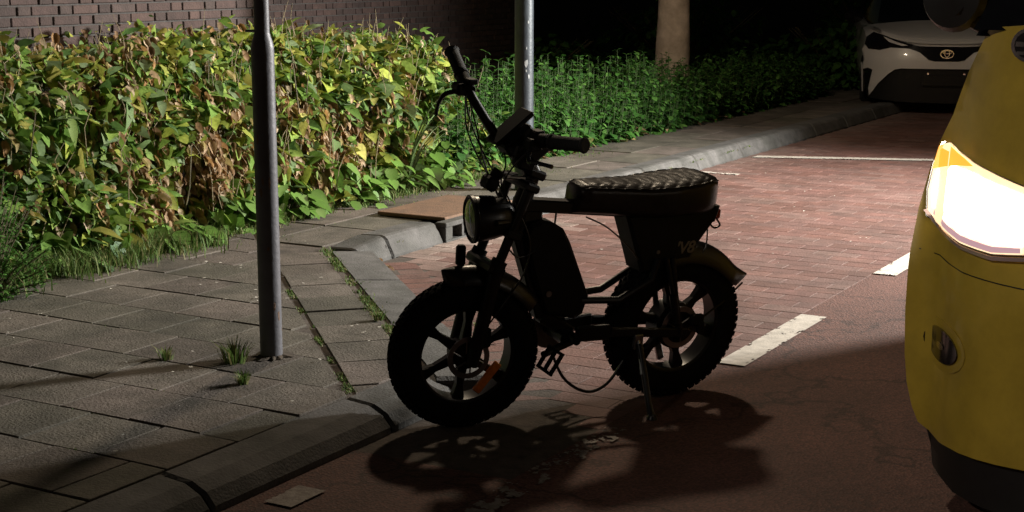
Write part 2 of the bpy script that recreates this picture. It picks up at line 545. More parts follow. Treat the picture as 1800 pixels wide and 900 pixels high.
# diagonal row of flags between two mossy joints
t = 5.05
while t < 8.45:
    t1 = t + rnd(0.27, 0.36)
    P = [Vector((DD.x * tt + DP.x * pp, DD.y * tt + DP.y * pp)) for tt, pp in ((t, 1.245 / SQ), (t1, 1.245 / SQ), (t1, 1.66 / SQ), (t, 1.66 / SQ))]
    P = [(p.x, p.y) for p in P]
    P = clip(P, lambda p: -3.325 - p[1])
    if P: flag_obj(P, FZ + rnd(-0.004, 0.003))
    t = t1
# slabs behind the back kerb
a = 7.0; k = 0
while a < 20:
    la = rnd(0.55, 0.8)
    for (b0, b1) in ((-5.72, -5.31), (-6.25, -5.73)):
        P = [(a, b0), (a + la, b0), (a + la, b1), (a, b1)]
        P = clip(P, lambda p: (p[0] + p[1]) - 1.24)
        if P and a < 8.05 or a > 8.9 or b1 < -5.7:
            if P: P = clip(P, lambda p: (p[0] + p[1]) - 1.24)
            if P: flag_obj(P, FZ + rnd(-0.005, 0.004))
    a += la

# ---- kerbs
kerb = struct(sheet([(-6, -3.29), (5.0, -3.29), (5.0, -3.14), (-6, -3.14)], -0.05, 0.02).build("kerb", "kerb_concrete"))
def kerb_stone(prof, a0, a1, end_drop=0.0, g=0.004):
    mb = MB(); n = len(prof)
    secs = [(a0 + g, -0.008), (a0 + g + 0.012, 0.0), (a1 - g - 0.012, 0.0), (a1 - g, -0.008)]
    vs = []
    for i, (aa, sh) in enumerate(secs):
        for (b, z) in prof:
            zz = z + (sh if z > 0.01 else 0) - (end_drop if i < 2 and z > 0.01 else 0) * (z / 0.12)
            vs.append(W(aa, b + (sh if z > 0.01 else 0), zz))
    fs = []
    for i in range(len(secs) - 1):
        for j in range(n):
            j2 = (j + 1) % n
            fs.append((i * n + j, i * n + j2, (i + 1) * n + j2, (i + 1) * n + j))
    fs.append(tuple(range(n))[::-1]); fs.append(tuple((len(secs) - 1) * n + j for j in range(n)))
    mb.add(vs, fs)
    return mb.build("kerb_stone", "kerb_concrete", kerb)
prof_back = [(-5.055, -0.05), (-5.06, 0.012), (-5.105, 0.10), (-5.125, 0.118), (-5.15, 0.124), (-5.295, 0.118), (-5.295, -0.05)]
kerb_stone(prof_back, 7.06, 7.36, end_drop=0.03)
kerb_stone(prof_back, 7.36, 7.92)
a = 8.92
while a < 40:
    kerb_stone(prof_back, a, a + 1.0); a += 1.0
prof_front = [(-3.10, -0.05), (-3.105, 0.022), (-3.14, 0.062), (-3.20, 0.090), (-3.31, 0.100), (-3.31, -0.05)]
a = 3.5 - 8
while a < 4.9:
    kerb_stone(prof_front, a, min(a + 1.0, 5.02)); a += 1.0
# diagonal kerb stones, slightly lower
t = 5.86
for (t0, t1) in ((5.72, 6.70), (6.70, 7.70), (7.70, 8.56)):
    mb = MB()
    P = [(t0 + 0.004, 1.735 / SQ), (t1 - 0.004, 1.735 / SQ), (t1 - 0.004, 2.075 / SQ), (t0 + 0.004, 2.075 / SQ)]
    mb.prism(P, -0.05, 0.088, 0.014, f=lambda p, q, h: Wd(p, q, h + (0.012 if h > 0 and q < 1.3 else 0)))
    mb.build("kerb_stone", "flag_kerb" if False else "kerb_concrete", kerb)

# far kerb on the other side of the road
mb = sheet([(-30, 4.34), (90, 4.34), (90, 4.49), (-30, 4.49)], -0.05, 0.12)
mb.build("kerb_stone", "kerb_concrete", kerb)

# ---- painted lines (worn, ragged edges, laid as geometry)
def paint(a0, a1, b0, b1, wear, seed, cell=0.008, skew=0.0, edge=0.012):
    mb = MB(); na = max(1, int((a1 - a0) / cell)); nb = max(1, int((b1 - b0) / cell))
    for i in range(na):
        for j in range(nb):
            aa = a0 + (i + .5) * (a1 - a0) / na; bb = b0 + (j + .5) * (b1 - b0) / nb
            e = min(i, na - 1 - i, j, nb - 1 - j) * cell
            v = nz(aa * 9, bb * 9, seed) * 0.6 + nz(aa * 31, bb * 31, seed + 3) * 0.45 + nz(aa * 90, bb * 90, seed + 5) * 0.25
            lim = wear + (0.35 if e < edge else 0) 
            if v < lim - 0.75: continue
            ha, hb = (a1 - a0) / na / 2, (b1 - b0) / nb / 2
            sk = skew * (bb - b0)
            mb.add([W(aa - ha + sk, bb - hb, 0.0065), W(aa + ha + sk, bb - hb, 0.0065), W(aa + ha + sk, bb + hb, 0.0065), W(aa - ha + sk, bb + hb, 0.0065)], [(0, 1, 2, 3)])
    return mb
paint(6.02, 7.10, -2.455, -2.325, 0.18, 1).build("painted_dash", "paint", road)
paint(8.28, 9.36, -2.455, -2.325, 0.18, 5).build("painted_dash", "paint", road)
paint(10.5, 11.6, -2.455, -2.325, 0.2, 6).build("painted_dash", "paint", road)
paint(3.75, 4.95, -2.46, -2.33, 0.90, 9, cell=0.006).build("painted_dash", "paint_worn", road)
paint(3.66, 3.84, -3.03, -2.92, 0.12, 12, cell=0.006, edge=0.006).build("painted_patch", "paint_worn", road)
# cross line that closes the bay
p0 = Vector((2.17, 13.72)); p1 = Vector((4.0, 13.42))
A0 = p0.dot(KD.xy); B0 = p0.dot(ND.xy); A1 = p1.dot(KD.xy); B1 = p1.dot(ND.xy)
sk = (A1 - A0) / (B1 - B0)
paint(A0 - 0.05, A0 + 0.10, B0, B1, 0.25, 20, cell=0.014, skew=sk).build("painted_line", "paint", bay)
paint(11.75, 11.82, -5.0, -4.65, 0.35, 22, cell=0.02).build("painted_line", "paint", bay)

# ================================================================== STREET FURNITURE
# drain inlet with a rusty lid
LB = W(8.48, -5.2, 0)
drain = empty("storm_drain", LB, "kerb storm drain with flat rusty iron lid and dark inlet slots", "drain")
def loc(p): return Vector(p) - LB
mb = MB()
def abox(mb, a0, a1, b0, b1, z0, z1, bev=0.004):
    R = Matrix((tuple(ND), tuple(KD), (0, 0, 1))).transposed()
    mb.box(loc(W((a0 + a1) / 2, (b0 + b1) / 2, (z0 + z1) / 2)), (b1 - b0, a1 - a0, z1 - z0), R, bev)
DA0, DA1 = 7.93, 8.90
abox(mb, DA0, DA1, -5.13, -5.05, 0.092, 0.122)
abox(mb, DA0, DA1, -5.13, -5.05, -0.03, 0.012)
for (x0, x1) in ((DA0, 8.01), (8.12, 8.145), (8.255, 8.28), (8.39, 8.415), (8.525, 8.55), (8.66, 8.90)):
    abox(mb, x0, x1, -5.128, -5.052, 0.0125, 0.0915, 0.003)
mb.build("inlet_frame", "kerb_concrete", drain)
mb = MB(); abox(mb, DA0 + 0.02, DA1 - 0.02, -5.22, -5.135, 0.0, 0.09, 0.0)
mb.build("inlet_cavity", "dark_opening", drain)
mb = MB(); abox(mb, 8.06, DA1 + 0.01, -5.66, -5.14, 0.108, 0.132, 0.004)
mb.build("lid", "rust", drain)

# sign post near the camera: stepped steel tube
PB = W(4.85, -3.95, FZ)
post = empty("sign_post", PB, "grey steel post stepping to a thinner tube, standing in the foreground paving", "post")
SZ = 1.265
mb = MB(); mb.lathe([(0.046, -0.08), (0.046, SZ), (0.0455, SZ + 0.01), (0.041, SZ + 0.03), (0.034, SZ + 0.05), (0.0315, SZ + 0.062)], 36, 'z')
mb.build("lower_tube", "galv", post, smooth=True, angle=60)
mb = MB(); mb.lathe([(0.0305, SZ + 0.055), (0.0305, 3.1), (0.0, 3.11)], 32, 'z')
mb.build("upper_tube", "galv", post, smooth=True)
rr = random.Random(5)
mb = MB(); ring = []; ring2 = []
for k in range(28):
    q = 2 * PI * k / 28; r_ = 0.075 + rr.uniform(-0.018, 0.03)
    ring.append((math.cos(q) * r_, math.sin(q) * r_, 0.0035)); ring2.append((math.cos(q) * 0.044, math.sin(q) * 0.044, 0.012))
mb.add(ring + ring2, [(k, (k + 1) % 28, 28 + (k + 1) % 28, 28 + k) for k in range(28)])
mb.build("soil_collar", "soil", post)
for k in range(9):
    z = rr.choice([rr.uniform(0.02, 0.5), rr.uniform(0.5, SZ)]); an = rr.uniform(-2.2, 0.4); hgt = rr.uniform(0.006, 0.03); n = 7; mb = MB(); ring = []
    for t_ in range(n):
        q = 2 * PI * t_ / n; s_ = rr.uniform(0.6, 1.2)
        aa = an + math.cos(q) * 0.006 * s_ / 0.0465
        ring.append((math.cos(aa) * 0.0466, math.sin(aa) * 0.0466, z + math.sin(q) * hgt * s_))
    mb.add(ring, [tuple(range(n))]); mb.build("rust_spot", "rust", post)
mb = MB(); mb.tube([(-0.03, 0, SZ + 0.07), (-0.066, 0.0, SZ + 0.071)], 0.0055, 8)
mb.build("bolt", "b_steel", post, smooth=True)

# street lamps, and the added lamp aimed at the van
def street_lamp(base, L, label, dia=0.068, arm=None, head_col="lantern_glass"):
    pos = Vector(L["pos"]); B = Vector(base)
    root = empty("street_lamp", B, label, "street lamp")
    top = pos.z - B.z + 0.12
    mb = MB(); mb.lathe([(dia * 1.05, -0.1), (dia, 0.0), (dia * 0.98, 2.0), (dia * 0.72, top - 0.2), (dia * 0.5, top)], 36, 'z')
    pole = mb.build("pole", "galv_dark", root, smooth=True)
    h = pos - B
    mb = MB(); mb.tube([(0, 0, top - 0.03), ((h.x) * 0.5, (h.y) * 0.5, top + 0.05), (h.x, h.y, top + 0.02)], 0.03, 12)
    mb.build("arm", "galv_dark", root, smooth=True)
    mb = MB(); mb.lathe([(0.0, 0.13), (0.10, 0.12), (0.20, 0.07), (0.24, 0.02), (0.235, 0.0), (0.22, 0.02), (0.0, 0.05)], 32, 'z', center=h)
    mb.build("hood", "galv_dark", root, smooth=True)
    mb = MB(); mb.lathe([(0.0, -0.0), (0.10, 0.01), (0.15, 0.022), (0.0, 0.03)], 24, 'z', center=h)
    mb.build("lantern_glass", head_col, root, smooth=True)
    ld = bpy.data.lights.new("street_light", 'SPOT')
    ld.energy = L["power"]; ld.color = L["color"]; ld.spot_size = rad(L.get("cone", 150)); ld.spot_blend = L.get("blend", 0.6)
    ld.shadow_soft_size = L.get("soft", 0.12)
    lo = bpy.data.objects.new("street_light", ld); COL.objects.link(lo)
    lo.parent = root
    d = Vector(L["aim"]) - pos
    lo.location = h + Vector((0, 0, -0.16))
    lo.rotation_euler = d.to_track_quat('-Z', 'Y').to_euler()
    return root, pole
lamp1, pole1 = street_lamp(W(9.56, -5.42, FZ), LAMP_NEAR, "thick blue-grey lamp post with paint chips standing behind the bike handlebar")
rr = random.Random(3)
for (z, dz) in ((0.86, 0.012), (0.91, 0.03), (0.82, 0.016), (1.02, 0.01), (0.56, 0.012), (0.40, 0.01), (1.2, 0.012)):
    an = rad(-70) + rr.uniform(-0.3, 0.4); n = 7; r0 = 0.0695
    mb = MB(); ring = []
    for k in range(n):
        q = 2 * PI * k / n; rr_ = rr.uniform(0.6, 1.2)
        aa = an + math.cos(q) * dz * 0.5 * rr_ / r0
        ring.append((math.cos(aa) * r0, math.sin(aa) * r0, z + math.sin(q) * dz * rr_))
    mb.add(ring, [tuple(range(n))])
    mb.build("paint_chip", "chip", pole1)
street_lamp((10.9, 10.9, 0.1), LAMP_OVER, "street lamp on the far footpath across the road")
street_lamp((-5.1, -1.0, 0.1), LAMP_VAN_FILL, "added lamp behind the camera that brightens the yellow van front")

# ================================================================== BUILDING
WB = -7.15                                     # wall plane (b)
bld = empty("brick_building", W(6, WB, 0), "dark red brick house wall rising behind the overgrown hedge", "building")
BO = W(6, WB, 0)
def bp(a, b, z): return W(a, b, z) - BO
AW1 = 8.85
R_ = Matrix((tuple(KD), tuple(ND), (0, 0, 1))).transposed()
mb = MB()
def wbox(mb, a0, a1, b0, b1, z0, z1, bev=0):
    mb.box(bp((a0 + a1) / 2, (b0 + b1) / 2, (z0 + z1) / 2), (a1 - a0, b1 - b0, z1 - z0), R_, bev)
wbox(mb, -2.0, AW1, WB - 0.25, WB - 0.012, 0, 3.2)
wbox(mb, AW1 - 0.25, AW1, WB - 2.2, WB - 0.26, 0, 3.2)
wbox(mb, AW1, 16.5, WB - 2.45, WB - 2.212, 0, 3.2)
wall = mb.build("wall", "mortar", bld)
mb = MB(); wbox(mb, -2.2, AW1 + 0.3, WB - 6.5, WB + 0.3, 3.21, 3.5); wbox(mb, AW1 + 0.301, 16.7, WB - 6.5, WB - 1.9, 3.21, 3.5)
mb.build("roof", "roof", bld)
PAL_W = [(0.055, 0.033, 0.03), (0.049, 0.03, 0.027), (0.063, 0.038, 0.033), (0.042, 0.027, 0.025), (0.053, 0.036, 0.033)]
CH = 0.0635
def courses(z0, z1, a_lo, a_hi, sink):
    n0 = int(z0 / CH); n1 = int(z1 / CH)
    for r in range(n0, n1):
        x = -2.0 - (0.16 if r % 2 else 0); k = 0
        while x < a_hi:
            L_ = 0.21 if k % 2 == 0 else 0.10
            x0, x1 = max(x, a_lo), min(x + L_, a_hi)
            if x1 - x0 > 0.03: sink(x0, x1, r * CH, r * CH + CH - 0.011)
            x += L_ + 0.011; k += 1
mbs = MB()
cnt = 0
brick_cache = {}
def wall_brick(x0, x1, z0, z1):
    global cnt
    if 1.15 < z0 < 1.85 and x0 > 5.3 and cnt < 300:
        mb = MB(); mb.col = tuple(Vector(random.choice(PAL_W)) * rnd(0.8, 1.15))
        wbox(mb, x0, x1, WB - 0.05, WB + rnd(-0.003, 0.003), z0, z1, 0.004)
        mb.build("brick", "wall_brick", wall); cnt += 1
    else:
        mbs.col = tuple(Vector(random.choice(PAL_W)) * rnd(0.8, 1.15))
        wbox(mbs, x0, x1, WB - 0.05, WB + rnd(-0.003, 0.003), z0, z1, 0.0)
courses(0, 3.2, 2.5, AW1, wall_brick)
def wall_back(x0, x1, z0, z1):
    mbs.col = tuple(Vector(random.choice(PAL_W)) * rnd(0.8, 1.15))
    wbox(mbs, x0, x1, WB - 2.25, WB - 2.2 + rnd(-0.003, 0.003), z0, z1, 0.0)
courses(0.6, 3.2, AW1, 16.5, wall_back)
mbs.build("brickwork", "wall_brick", wall, kind="stuff")

# ================================================================== TREE
TB = Vector((1.76, 17.05, 0.0))
tree = empty("tree", TB, "pale bare tree trunk rising behind the nettle bank", "tree")
mb = MB()
pts = []; rs = []
for i in range(22):
    z = -0.1 + i * 0.24
    pts.append((0.02 * math.sin(z * 1.3) - 0.006 * z, 0.02 * math.cos(z), z))
    rs.append(0.172 + 0.07 * math.exp(-max(z, 0) * 1.6) - 0.006 * z + 0.004 * math.sin(z * 9))
mb.tube(pts, rs, 26)
mb.v = [(x * (1 + 0.05 * nz(x * 7, y * 7, z * 1.2)), y * (1 + 0.05 * nz(x * 7, y * 7, z * 1.2 + 9)), z) for x, y, z in mb.v]
for k in range(7):
    an = k * 2.4; z0 = 3.4 + 0.22 * k
    p = Vector((0, 0, z0)); d = Vector((math.cos(an), math.sin(an), 0.9))
    mb.tube([p, p + d * 0.5, p + d * 1.0 + Vector((0, 0, .2)), p + d * 1.6 + Vector((0, 0, .5))], [0.07, 0.055, 0.04, 0.015], 8)
mb.build("trunk", "bark", tree, smooth=True, angle=80)

# ================================================================== FOLIAGE
def leaf_pts(kind):
    """flat leaf outline, length 1 along -y (tip), origin at the stalk; returns verts (x,y,z), faces"""
    if kind == 'heart':
        mid = [(0, 0, 0), (0, -0.3, -0.02), (0, -0.65, -0.05), (0, -1.0, -0.13)]
        side = [(0.20, 0.10, 0.05), (0.44, -0.10, 0.10), (0.42, -0.38, 0.09), (0.22, -0.72, 0.02)]
    elif kind == 'ivy':
        mid = [(0, 0, 0), (0.02, -0.25, 0.04), (0, -0.6, 0.0), (0.05, -0.95, -0.14)]
        side = [(0.25, 0.14, -0.04), (0.30, -0.12, 0.05), (0.50, -0.35, -0.03), (0.18, -0.60, 0.05)]
    elif kind == 'oval':
        mid = [(0, 0, 0), (0, -0.33, 0.03), (0, -0.68, 0.0), (0, -1.0, -0.10)]
        side = [(0.12, -0.05, 0.03), (0.33, -0.25, 0.08), (0.34, -0.6, 0.05), (0.16, -0.88, -0.04)]
    elif kind == 'lance':
        mid = [(0, 0, 0), (0, -0.35, 0.06), (0, -0.7, 0.04), (0, -1.0, -0.06)]
        side = [(0.05, -0.05, 0.02), (0.16, -0.28, 0.10), (0.15, -0.58, 0.09), (0.06, -0.85, 0.0)]
    else:  # withered, curled
        mid = [(0, 0, 0), (0.03, -0.3, -0.06), (-0.03, -0.6, 0.08), (0.05, -0.9, -0.12)]
        side = [(0.12, 0.02, 0.12), (0.26, -0.2, 0.22), (0.22, -0.5, 0.26), (0.10, -0.78, 0.10)]
    return mid, side
def leaf_geo(kind):
    mid, side = leaf_pts(kind)
    vs = mid + side + [(-x, y, z) for x, y, z in side]
    fs = [(0, 4, 5, 1), (1, 5, 6, 2), (2, 6, 7, 3), (0, 1, 9, 8), (1, 2, 10, 9), (2, 3, 11, 10)]
    return np.array(vs, dtype=float), fs
GEO = {k: leaf_geo(k) for k in ('heart', 'ivy', 'oval', 'lance', 'wither')}
GREENS = [(0.149, 0.265, 0.052), (0.115, 0.218, 0.04), (0.207, 0.333, 0.069), (0.086, 0.167, 0.046), (0.265, 0.38, 0.081), (0.149, 0.23, 0.092), (0.207, 0.287, 0.149), (0.172, 0.253, 0.057)]
YELLOWS = [(0.341, 0.405, 0.069), (0.304, 0.329, 0.063), (0.405, 0.38, 0.101)]
BROWNS = [(0.374, 0.253, 0.143), (0.286, 0.176, 0.094), (0.462, 0.33, 0.209), (0.198, 0.121, 0.066), (0.363, 0.209, 0.088), (0.506, 0.396, 0.275), (0.33, 0.264, 0.11)]
NETTLE = [(0.061, 0.176, 0.03), (0.047, 0.142, 0.027), (0.081, 0.203, 0.041), (0.041, 0.115, 0.027), (0.101, 0.23, 0.047)]

def leaf_frame(out, droop, roll):
    """rotation whose -y goes along the drooping outward direction and +z is the upper face"""
    tip = Vector((out.x, out.y, 0)).normalized() * math.cos(droop) + Vector((0, 0, -1)) * math.sin(droop)
    y = -tip
    x = Vector((0, 0, 1)).cross(y)
    x = x.normalized() if x.length > 1e-4 else Vector((1, 0, 0))
    z = x.cross(y)
    if z.z < 0 and abs(droop) < PI / 2: x, z = -x, -z
    R = Matrix((tuple(x), tuple(y), tuple(z))).transposed()
    return R @ Matrix.Rotation(roll, 3, 'Y')
class Leaves:
    def __init__(s): s.items = []
    def put(s, p, R, size, kind, col): s.items.append((Vector(p), R, size, kind, col))
    def emit(s, parent, matname, n_parts=300, name="leaf", score=None):
        items = s.items
        if score is None:
            score = lambda it: it[2] / (it[0] + parent.location - Vector((0, 0, CAM_H))).length
        if n_parts:
            items = sorted(items, key=score, reverse=True)
            big, rest = items[:n_parts], items[n_parts:]
        else: big, rest = [], items
        cache = {}
        for (p, R, sz, kind, col) in big:
            key = (kind, col)
            if key not in cache:
                V, F = GEO[kind]
                mb = MB(); mb.col = col; mb.add([tuple(q) for q in V], F)
                cache[key] = mb.mesh("leaf_" + kind, matname, True, None)
            link_mesh(name, cache[key], parent, M=Matrix.Translation(p) @ R.to_4x4() @ Matrix.Scale(sz, 4))
        if rest:
            V_all = []; F_all = []; C_all = []; o = 0
            for (p, R, sz, kind, col) in rest:
                V, F = GEO[kind]
                Rn = np.array(R)
                V_all.append((V * sz) @ Rn.T + np.array(p))
                F_all.extend([tuple(i + o for i in f) for f in F])
                j = rnd(0.85, 1.15)
                C_all.extend([(col[0] * j, col[1] * j, col[2] * j)] * len(V))
                o += len(V)
            mb = MB(); mb.v = [tuple(r) for r in np.vstack(V_all)]; mb.f = F_all; mb.c = C_all
            me = bpy.data.meshes.new("foliage")
            me.from_pydata(mb.v, [], mb.f)
            me.materials.append(MATS[matname])
            ca = me.color_attributes.new("Col", 'FLOAT_COLOR', 'POINT')
            arr = np.ones((len(mb.v), 4), dtype=np.float32); arr[:, :3] = np.array(C_all, dtype=np.float32)
            ca.data.foreach_set("color", arr.ravel())
            me.polygons.foreach_set("use_smooth", [True] * len(me.polygons))
            o_ = link_mesh("foliage", me, parent); o_["kind"] = "stuff"

# soil strip under the planting
verge = struct(sheet([(-6, -6.12), (40, -6.12), (40, -10.5), (-6, -10.5)], -0.05, 0.085).build("planting_bed", "soil"))

# --- the overgrown hedge (bindweed and withered leaves)
HB = W(7, -6.5, 0.085)
hedge = empty("overgrown_hedge", HB, "overgrown hedge of green climbing leaves and withered brown leaves below the brick wall", "hedge")
def hedge_top(a):
    return 1.16 - 0.035 * (a - 6) + 0.13 * nz(a * 1.7, 3.1) + 0.09 * nz(a * 5.3, 7.7) + 0.06 * nz(a * 14, 2.2)
def hedge_front(a, z):
    return -6.16 - 0.30 * max(0, z - 0.1) ** 1.6 + 0.20 * nz(a * 1.4, z * 1.6, 2) + 0.13 * nz(a * 4, z * 4, 5) + 0.06 * nz(a * 10, z * 10, 8)
LV = Leaves()
random.seed(11)
NH = 23000
for i in range(NH):
    a = rnd(3.6, 10.4)
    top = hedge_top(a) * (1 if a < 9.9 else max(0.5, 1 - (a - 9.9)))
    if random.random() < 0.22:
        z = top - abs(random.gauss(0, 0.05)); d = rnd(0, 0.8)
        if random.random() < 0.22: z = top + abs(random.gauss(0, 0.07)) * (0.6 + 0.9 * max(0, nz(a * 3.3, 6.6)))
    else:
        z = rnd(0.04, top); d = min(0.75, random.expovariate(1 / 0.10))
    b = hedge_front(a, z) - d
    if b < WB + 0.03: continue
    br = 0.55 * nz(a * 1.15, z * 1.6, 11) + 0.42 * nz(a * 3.7, z * 3.5, 21) + 0.14 * (1 if 0.15 < z < 0.85 else -0.6)
    br += 0.10 if 6.3 < a < 9.6 else -0.12
    u = random.random()
    if u < 0.15 + max(0, br) * 1.4:
        kind = 'wither'; col = random.choice(BROWNS); sz = rnd(0.035, 0.11)
        R = leaf_frame(ND + KD * rnd(-1, 1), rnd(0.7, 1.6), rnd(-1.2, 1.2))
    else:
        kind = random.choices(['heart', 'ivy', 'oval', 'lance'], [3.5, 2.2, 2.0, 1.6])[0]
        col = random.choice(YELLOWS) if random.random() < 0.15 + 0.18 * (z > top - 0.2) + max(0, br) * 0.4 else random.choice(GREENS)
        sz = (rnd(0.09, 0.15) if random.random() < 0.22 else rnd(0.03, 0.09)) * (0.8 if z > top - 0.15 else 1)
        if kind == 'lance': sz *= 1.5
        R = leaf_frame(ND * 0.9 + KD * rnd(-1.6, 1.6), rnd(-0.9 if z > top - 0.15 else -0.5, 1.35), rnd(-1.1, 1.1))
    LV.put(W(a, b, z) + Vector((0, 0, 0.085)) - HB, R, sz, kind, col)
LV.emit(hedge, "leaf", 300)
# woody stems inside, dry stalks standing out of the top
mb = MB()
for i in range(420):
    a = rnd(3.6, 10.3); b0 = -6.25 - rnd(0.05, 0.6)
    h = hedge_top(a) * rnd(0.55, 0.95)
    p = W(a, b0, 0.05) - HB + Vector((0, 0, 0.0)); p.z = -0.02
    q = p + Vector((rnd(-.12, .12), rnd(-.12, .12), h * 0.5)); r = q + Vector((rnd(-.12, .12), rnd(-.12, .12), h * 0.5))
    mb.tube([p, q, r], [0.007, 0.005, 0.003], 4, caps=False)
mb.build("stems", "stem", hedge, kind="stuff")
mb = MB()
for i in range(230):
    a = rnd(4.6, 10.3); top = hedge_top(a)
    p = W(a, -6.45 - rnd(0, 0.5), 0) - HB; p.z = top - rnd(0.1, 0.3)
    h = rnd(0.16, 0.44) * (0.75 + 0.5 * nz(a * 2.2, 1))
    q = p + Vector((rnd(-.03, .03), rnd(-.03, .03), h * 0.6)); r = q + Vector((rnd(-.05, .05), rnd(-.03, .03), h * 0.4))
    mb.tube([p, q, r], [0.0035, 0.0028, 0.001], 4, caps=False)
for i in range(220):
    a = rnd(3.8, 10.3); z = rnd(0.05, hedge_top(a) * 0.85); b = hedge_front(a, z) - rnd(-0.03, 0.12)
    p = W(a, b, 0) - HB; p.z = z
    h = rnd(0.12, 0.34)
    q = p + KD * rnd(-.10, .10) + ND * rnd(-.02, .05) + Vector((0, 0, h * 0.6)); r = q + KD * rnd(-.10, .10) + Vector((0, 0, h * 0.35))
    mb.tube([p, q, r], [0.003, 0.0025, 0.0012], 4, caps=False)
mb.build("dry_stalks", "dry_stalk", hedge, kind="stuff")

# --- nettle bank further along
NB = W(13, -6.5, 0.085)
nettle = empty("nettle_bank", NB, "dark green bank of upright nettles beside the lamp post, running to the tree", "plants")
random.seed(12)
LV = Leaves(); mb = MB()
for i in range(1250):
    a = rnd(9.7, 18.6)
    h = (0.98 - 0.045 * (a - 10)) * rnd(0.55, 1.05) * (0.92 + 0.3 * nz(a * 1.9, 4))
    d = abs(random.gauss(0, 0.34)); b = -6.18 - min(d, 0.95) + 0.08 * nz(a * 2, 9)
    if d < 0.22: h *= 0.62 + d * 1.6
    p = W(a, b, 0) - NB; p.z = -0.02
    lean = Vector((rnd(-.06, .06), rnd(-.06, .06), 0)) + ND * (0.05 if d < 0.25 else 0)
    tip = p + Vector((0, 0, h)) + lean
    mb.tube([p, (p + tip) / 2 + lean * 0.2, tip], [0.004, 0.0035, 0.002], 4, caps=False)
    n = int(h / 0.055); ph = rnd(0, PI)
    for k in range(1, n + 1):
        f = k / n
        q = p.lerp(tip, f)
        sz = (0.120 - 0.070 * f) * rnd(0.8, 1.2)
        an = ph + (PI / 2) * k
        for s_ in (0, PI):
            dv = Vector((math.cos(an + s_), math.sin(an + s_), 0))
            col = random.choice(NETTLE)
            if f < 0.25 and random.random() < 0.25: col = random.choice(BROWNS)
            elif a < 11.2 and f < 0.6 and random.random() < 0.5: col = random.choice(GREENS)
            LV.put(q, leaf_frame(dv, rnd(-0.15 - 0.4 * f, 0.7), rnd(-.3, .3)), sz, random.choice(['lance', 'oval']), col)
LV.emit(nettle, "leaf", 300)
mb.build("stalks", "nettle_stem", nettle, kind="stuff")

# --- broad leaved ground plants along the hedge foot
random.seed(13)
foot = [(6.60, 0.20, "broad leaved plant at the hedge foot nearest the foreground post"),
        (7.20, 0.26, "low clump of broad pale green leaves right of the foreground post"),
        (7.75, 0.28, "second clump of broad leaves from the foreground post, above the cracked slab"),
        (8.35, 0.30, "clump of rounded bright green leaves behind the rusty drain lid"),
        (8.95, 0.30, "bushy clump of rounded leaves just left of the bike headlamp"),
        (9.5, 0.26, "clump of pale rounded leaves seen between the brake cables"),
        (5.85, 0.20, "blue-green round leaved plant at the hedge foot left of the post")]
for (a, h, lab) in foot:
    B = W(a, -6.16, 0.085)
    pl = empty("broad_leaf_plant", B, lab, "plant", group="broad leaved plants at the hedge foot")
    LV = Leaves(); mb = MB()
    blue = "blue" in lab
    for i in range(46):
        an = rnd(0, 2 * PI); rr_ = rnd(0.03, 0.30)
        q = Vector((math.cos(an) * rr_ * 1.1, math.sin(an) * rr_ * 0.75, h * rnd(0.25, 1.05) * (1 - 0.55 * rr_ / 0.3)))
        mb.tube([(0, 0, -0.02), q * 0.55 + Vector((0, 0, .02)), q], [0.004, 0.003, 0.002], 4, caps=False)
        col = (0.11, 0.19, 0.10) if blue and i < 14 else random.choice([(0.10, 0.20, 0.035), (0.12, 0.23, 0.045), (0.085, 0.17, 0.03), (0.14, 0.24, 0.06)])
        LV.put(q, leaf_frame(Vector((math.cos(an), math.sin(an), 0)) + ND * 0.8, rnd(0.1, 1.0), rnd(-.4, .4)), rnd(0.08, 0.15), random.choice(['heart', 'heart', 'oval']), col)
    LV.emit(pl, "leaf_glossy", 60)
    mb.build("stalks", "stem", pl, kind="stuff")

# --- fine leaved bush in the left corner
B = W(5.15, -5.98, 0.085)
bush = empty("small_bush", B, "small dark fine-leaved bush at the left edge in front of the hedge", "bush")
LV = Leaves(); mb = MB(); random.seed(14)
for i in range(130):
    an = rnd(0, 2 * PI); el = math.acos(rnd(0.05, 1))
    R0 = Vector((math.sin(el) * math.cos(an) * 0.33, math.sin(el) * math.sin(an) * 0.33, math.cos(el) * 0.60)) * rnd(0.75, 1.08)
    mb.tube([(R0.x * .15, R0.y * .15, -0.02), R0 * 0.55, R0], [0.006, 0.004, 0.002], 4, caps=False)
    for k in range(26):
        f = rnd(0.35, 1.05); q = R0 * f
        dv = Vector((rnd(-1, 1), rnd(-1, 1), 0)) + Vector((R0.x, R0.y, 0)) * 2
        LV.put(q + Vector((rnd(-.02, .02), rnd(-.02, .02), rnd(-.02, .02))), leaf_frame(dv, rnd(-0.9, 0.5), rnd(-.6, .6)), rnd(0.022, 0.045), 'lance', random.choice([(0.07, 0.19, 0.03), (0.06, 0.15, 0.03), (0.10, 0.22, 0.045)]))
LV.emit(bush, "leaf", 0)
mb.build("stems", "stem", bush, kind="stuff")

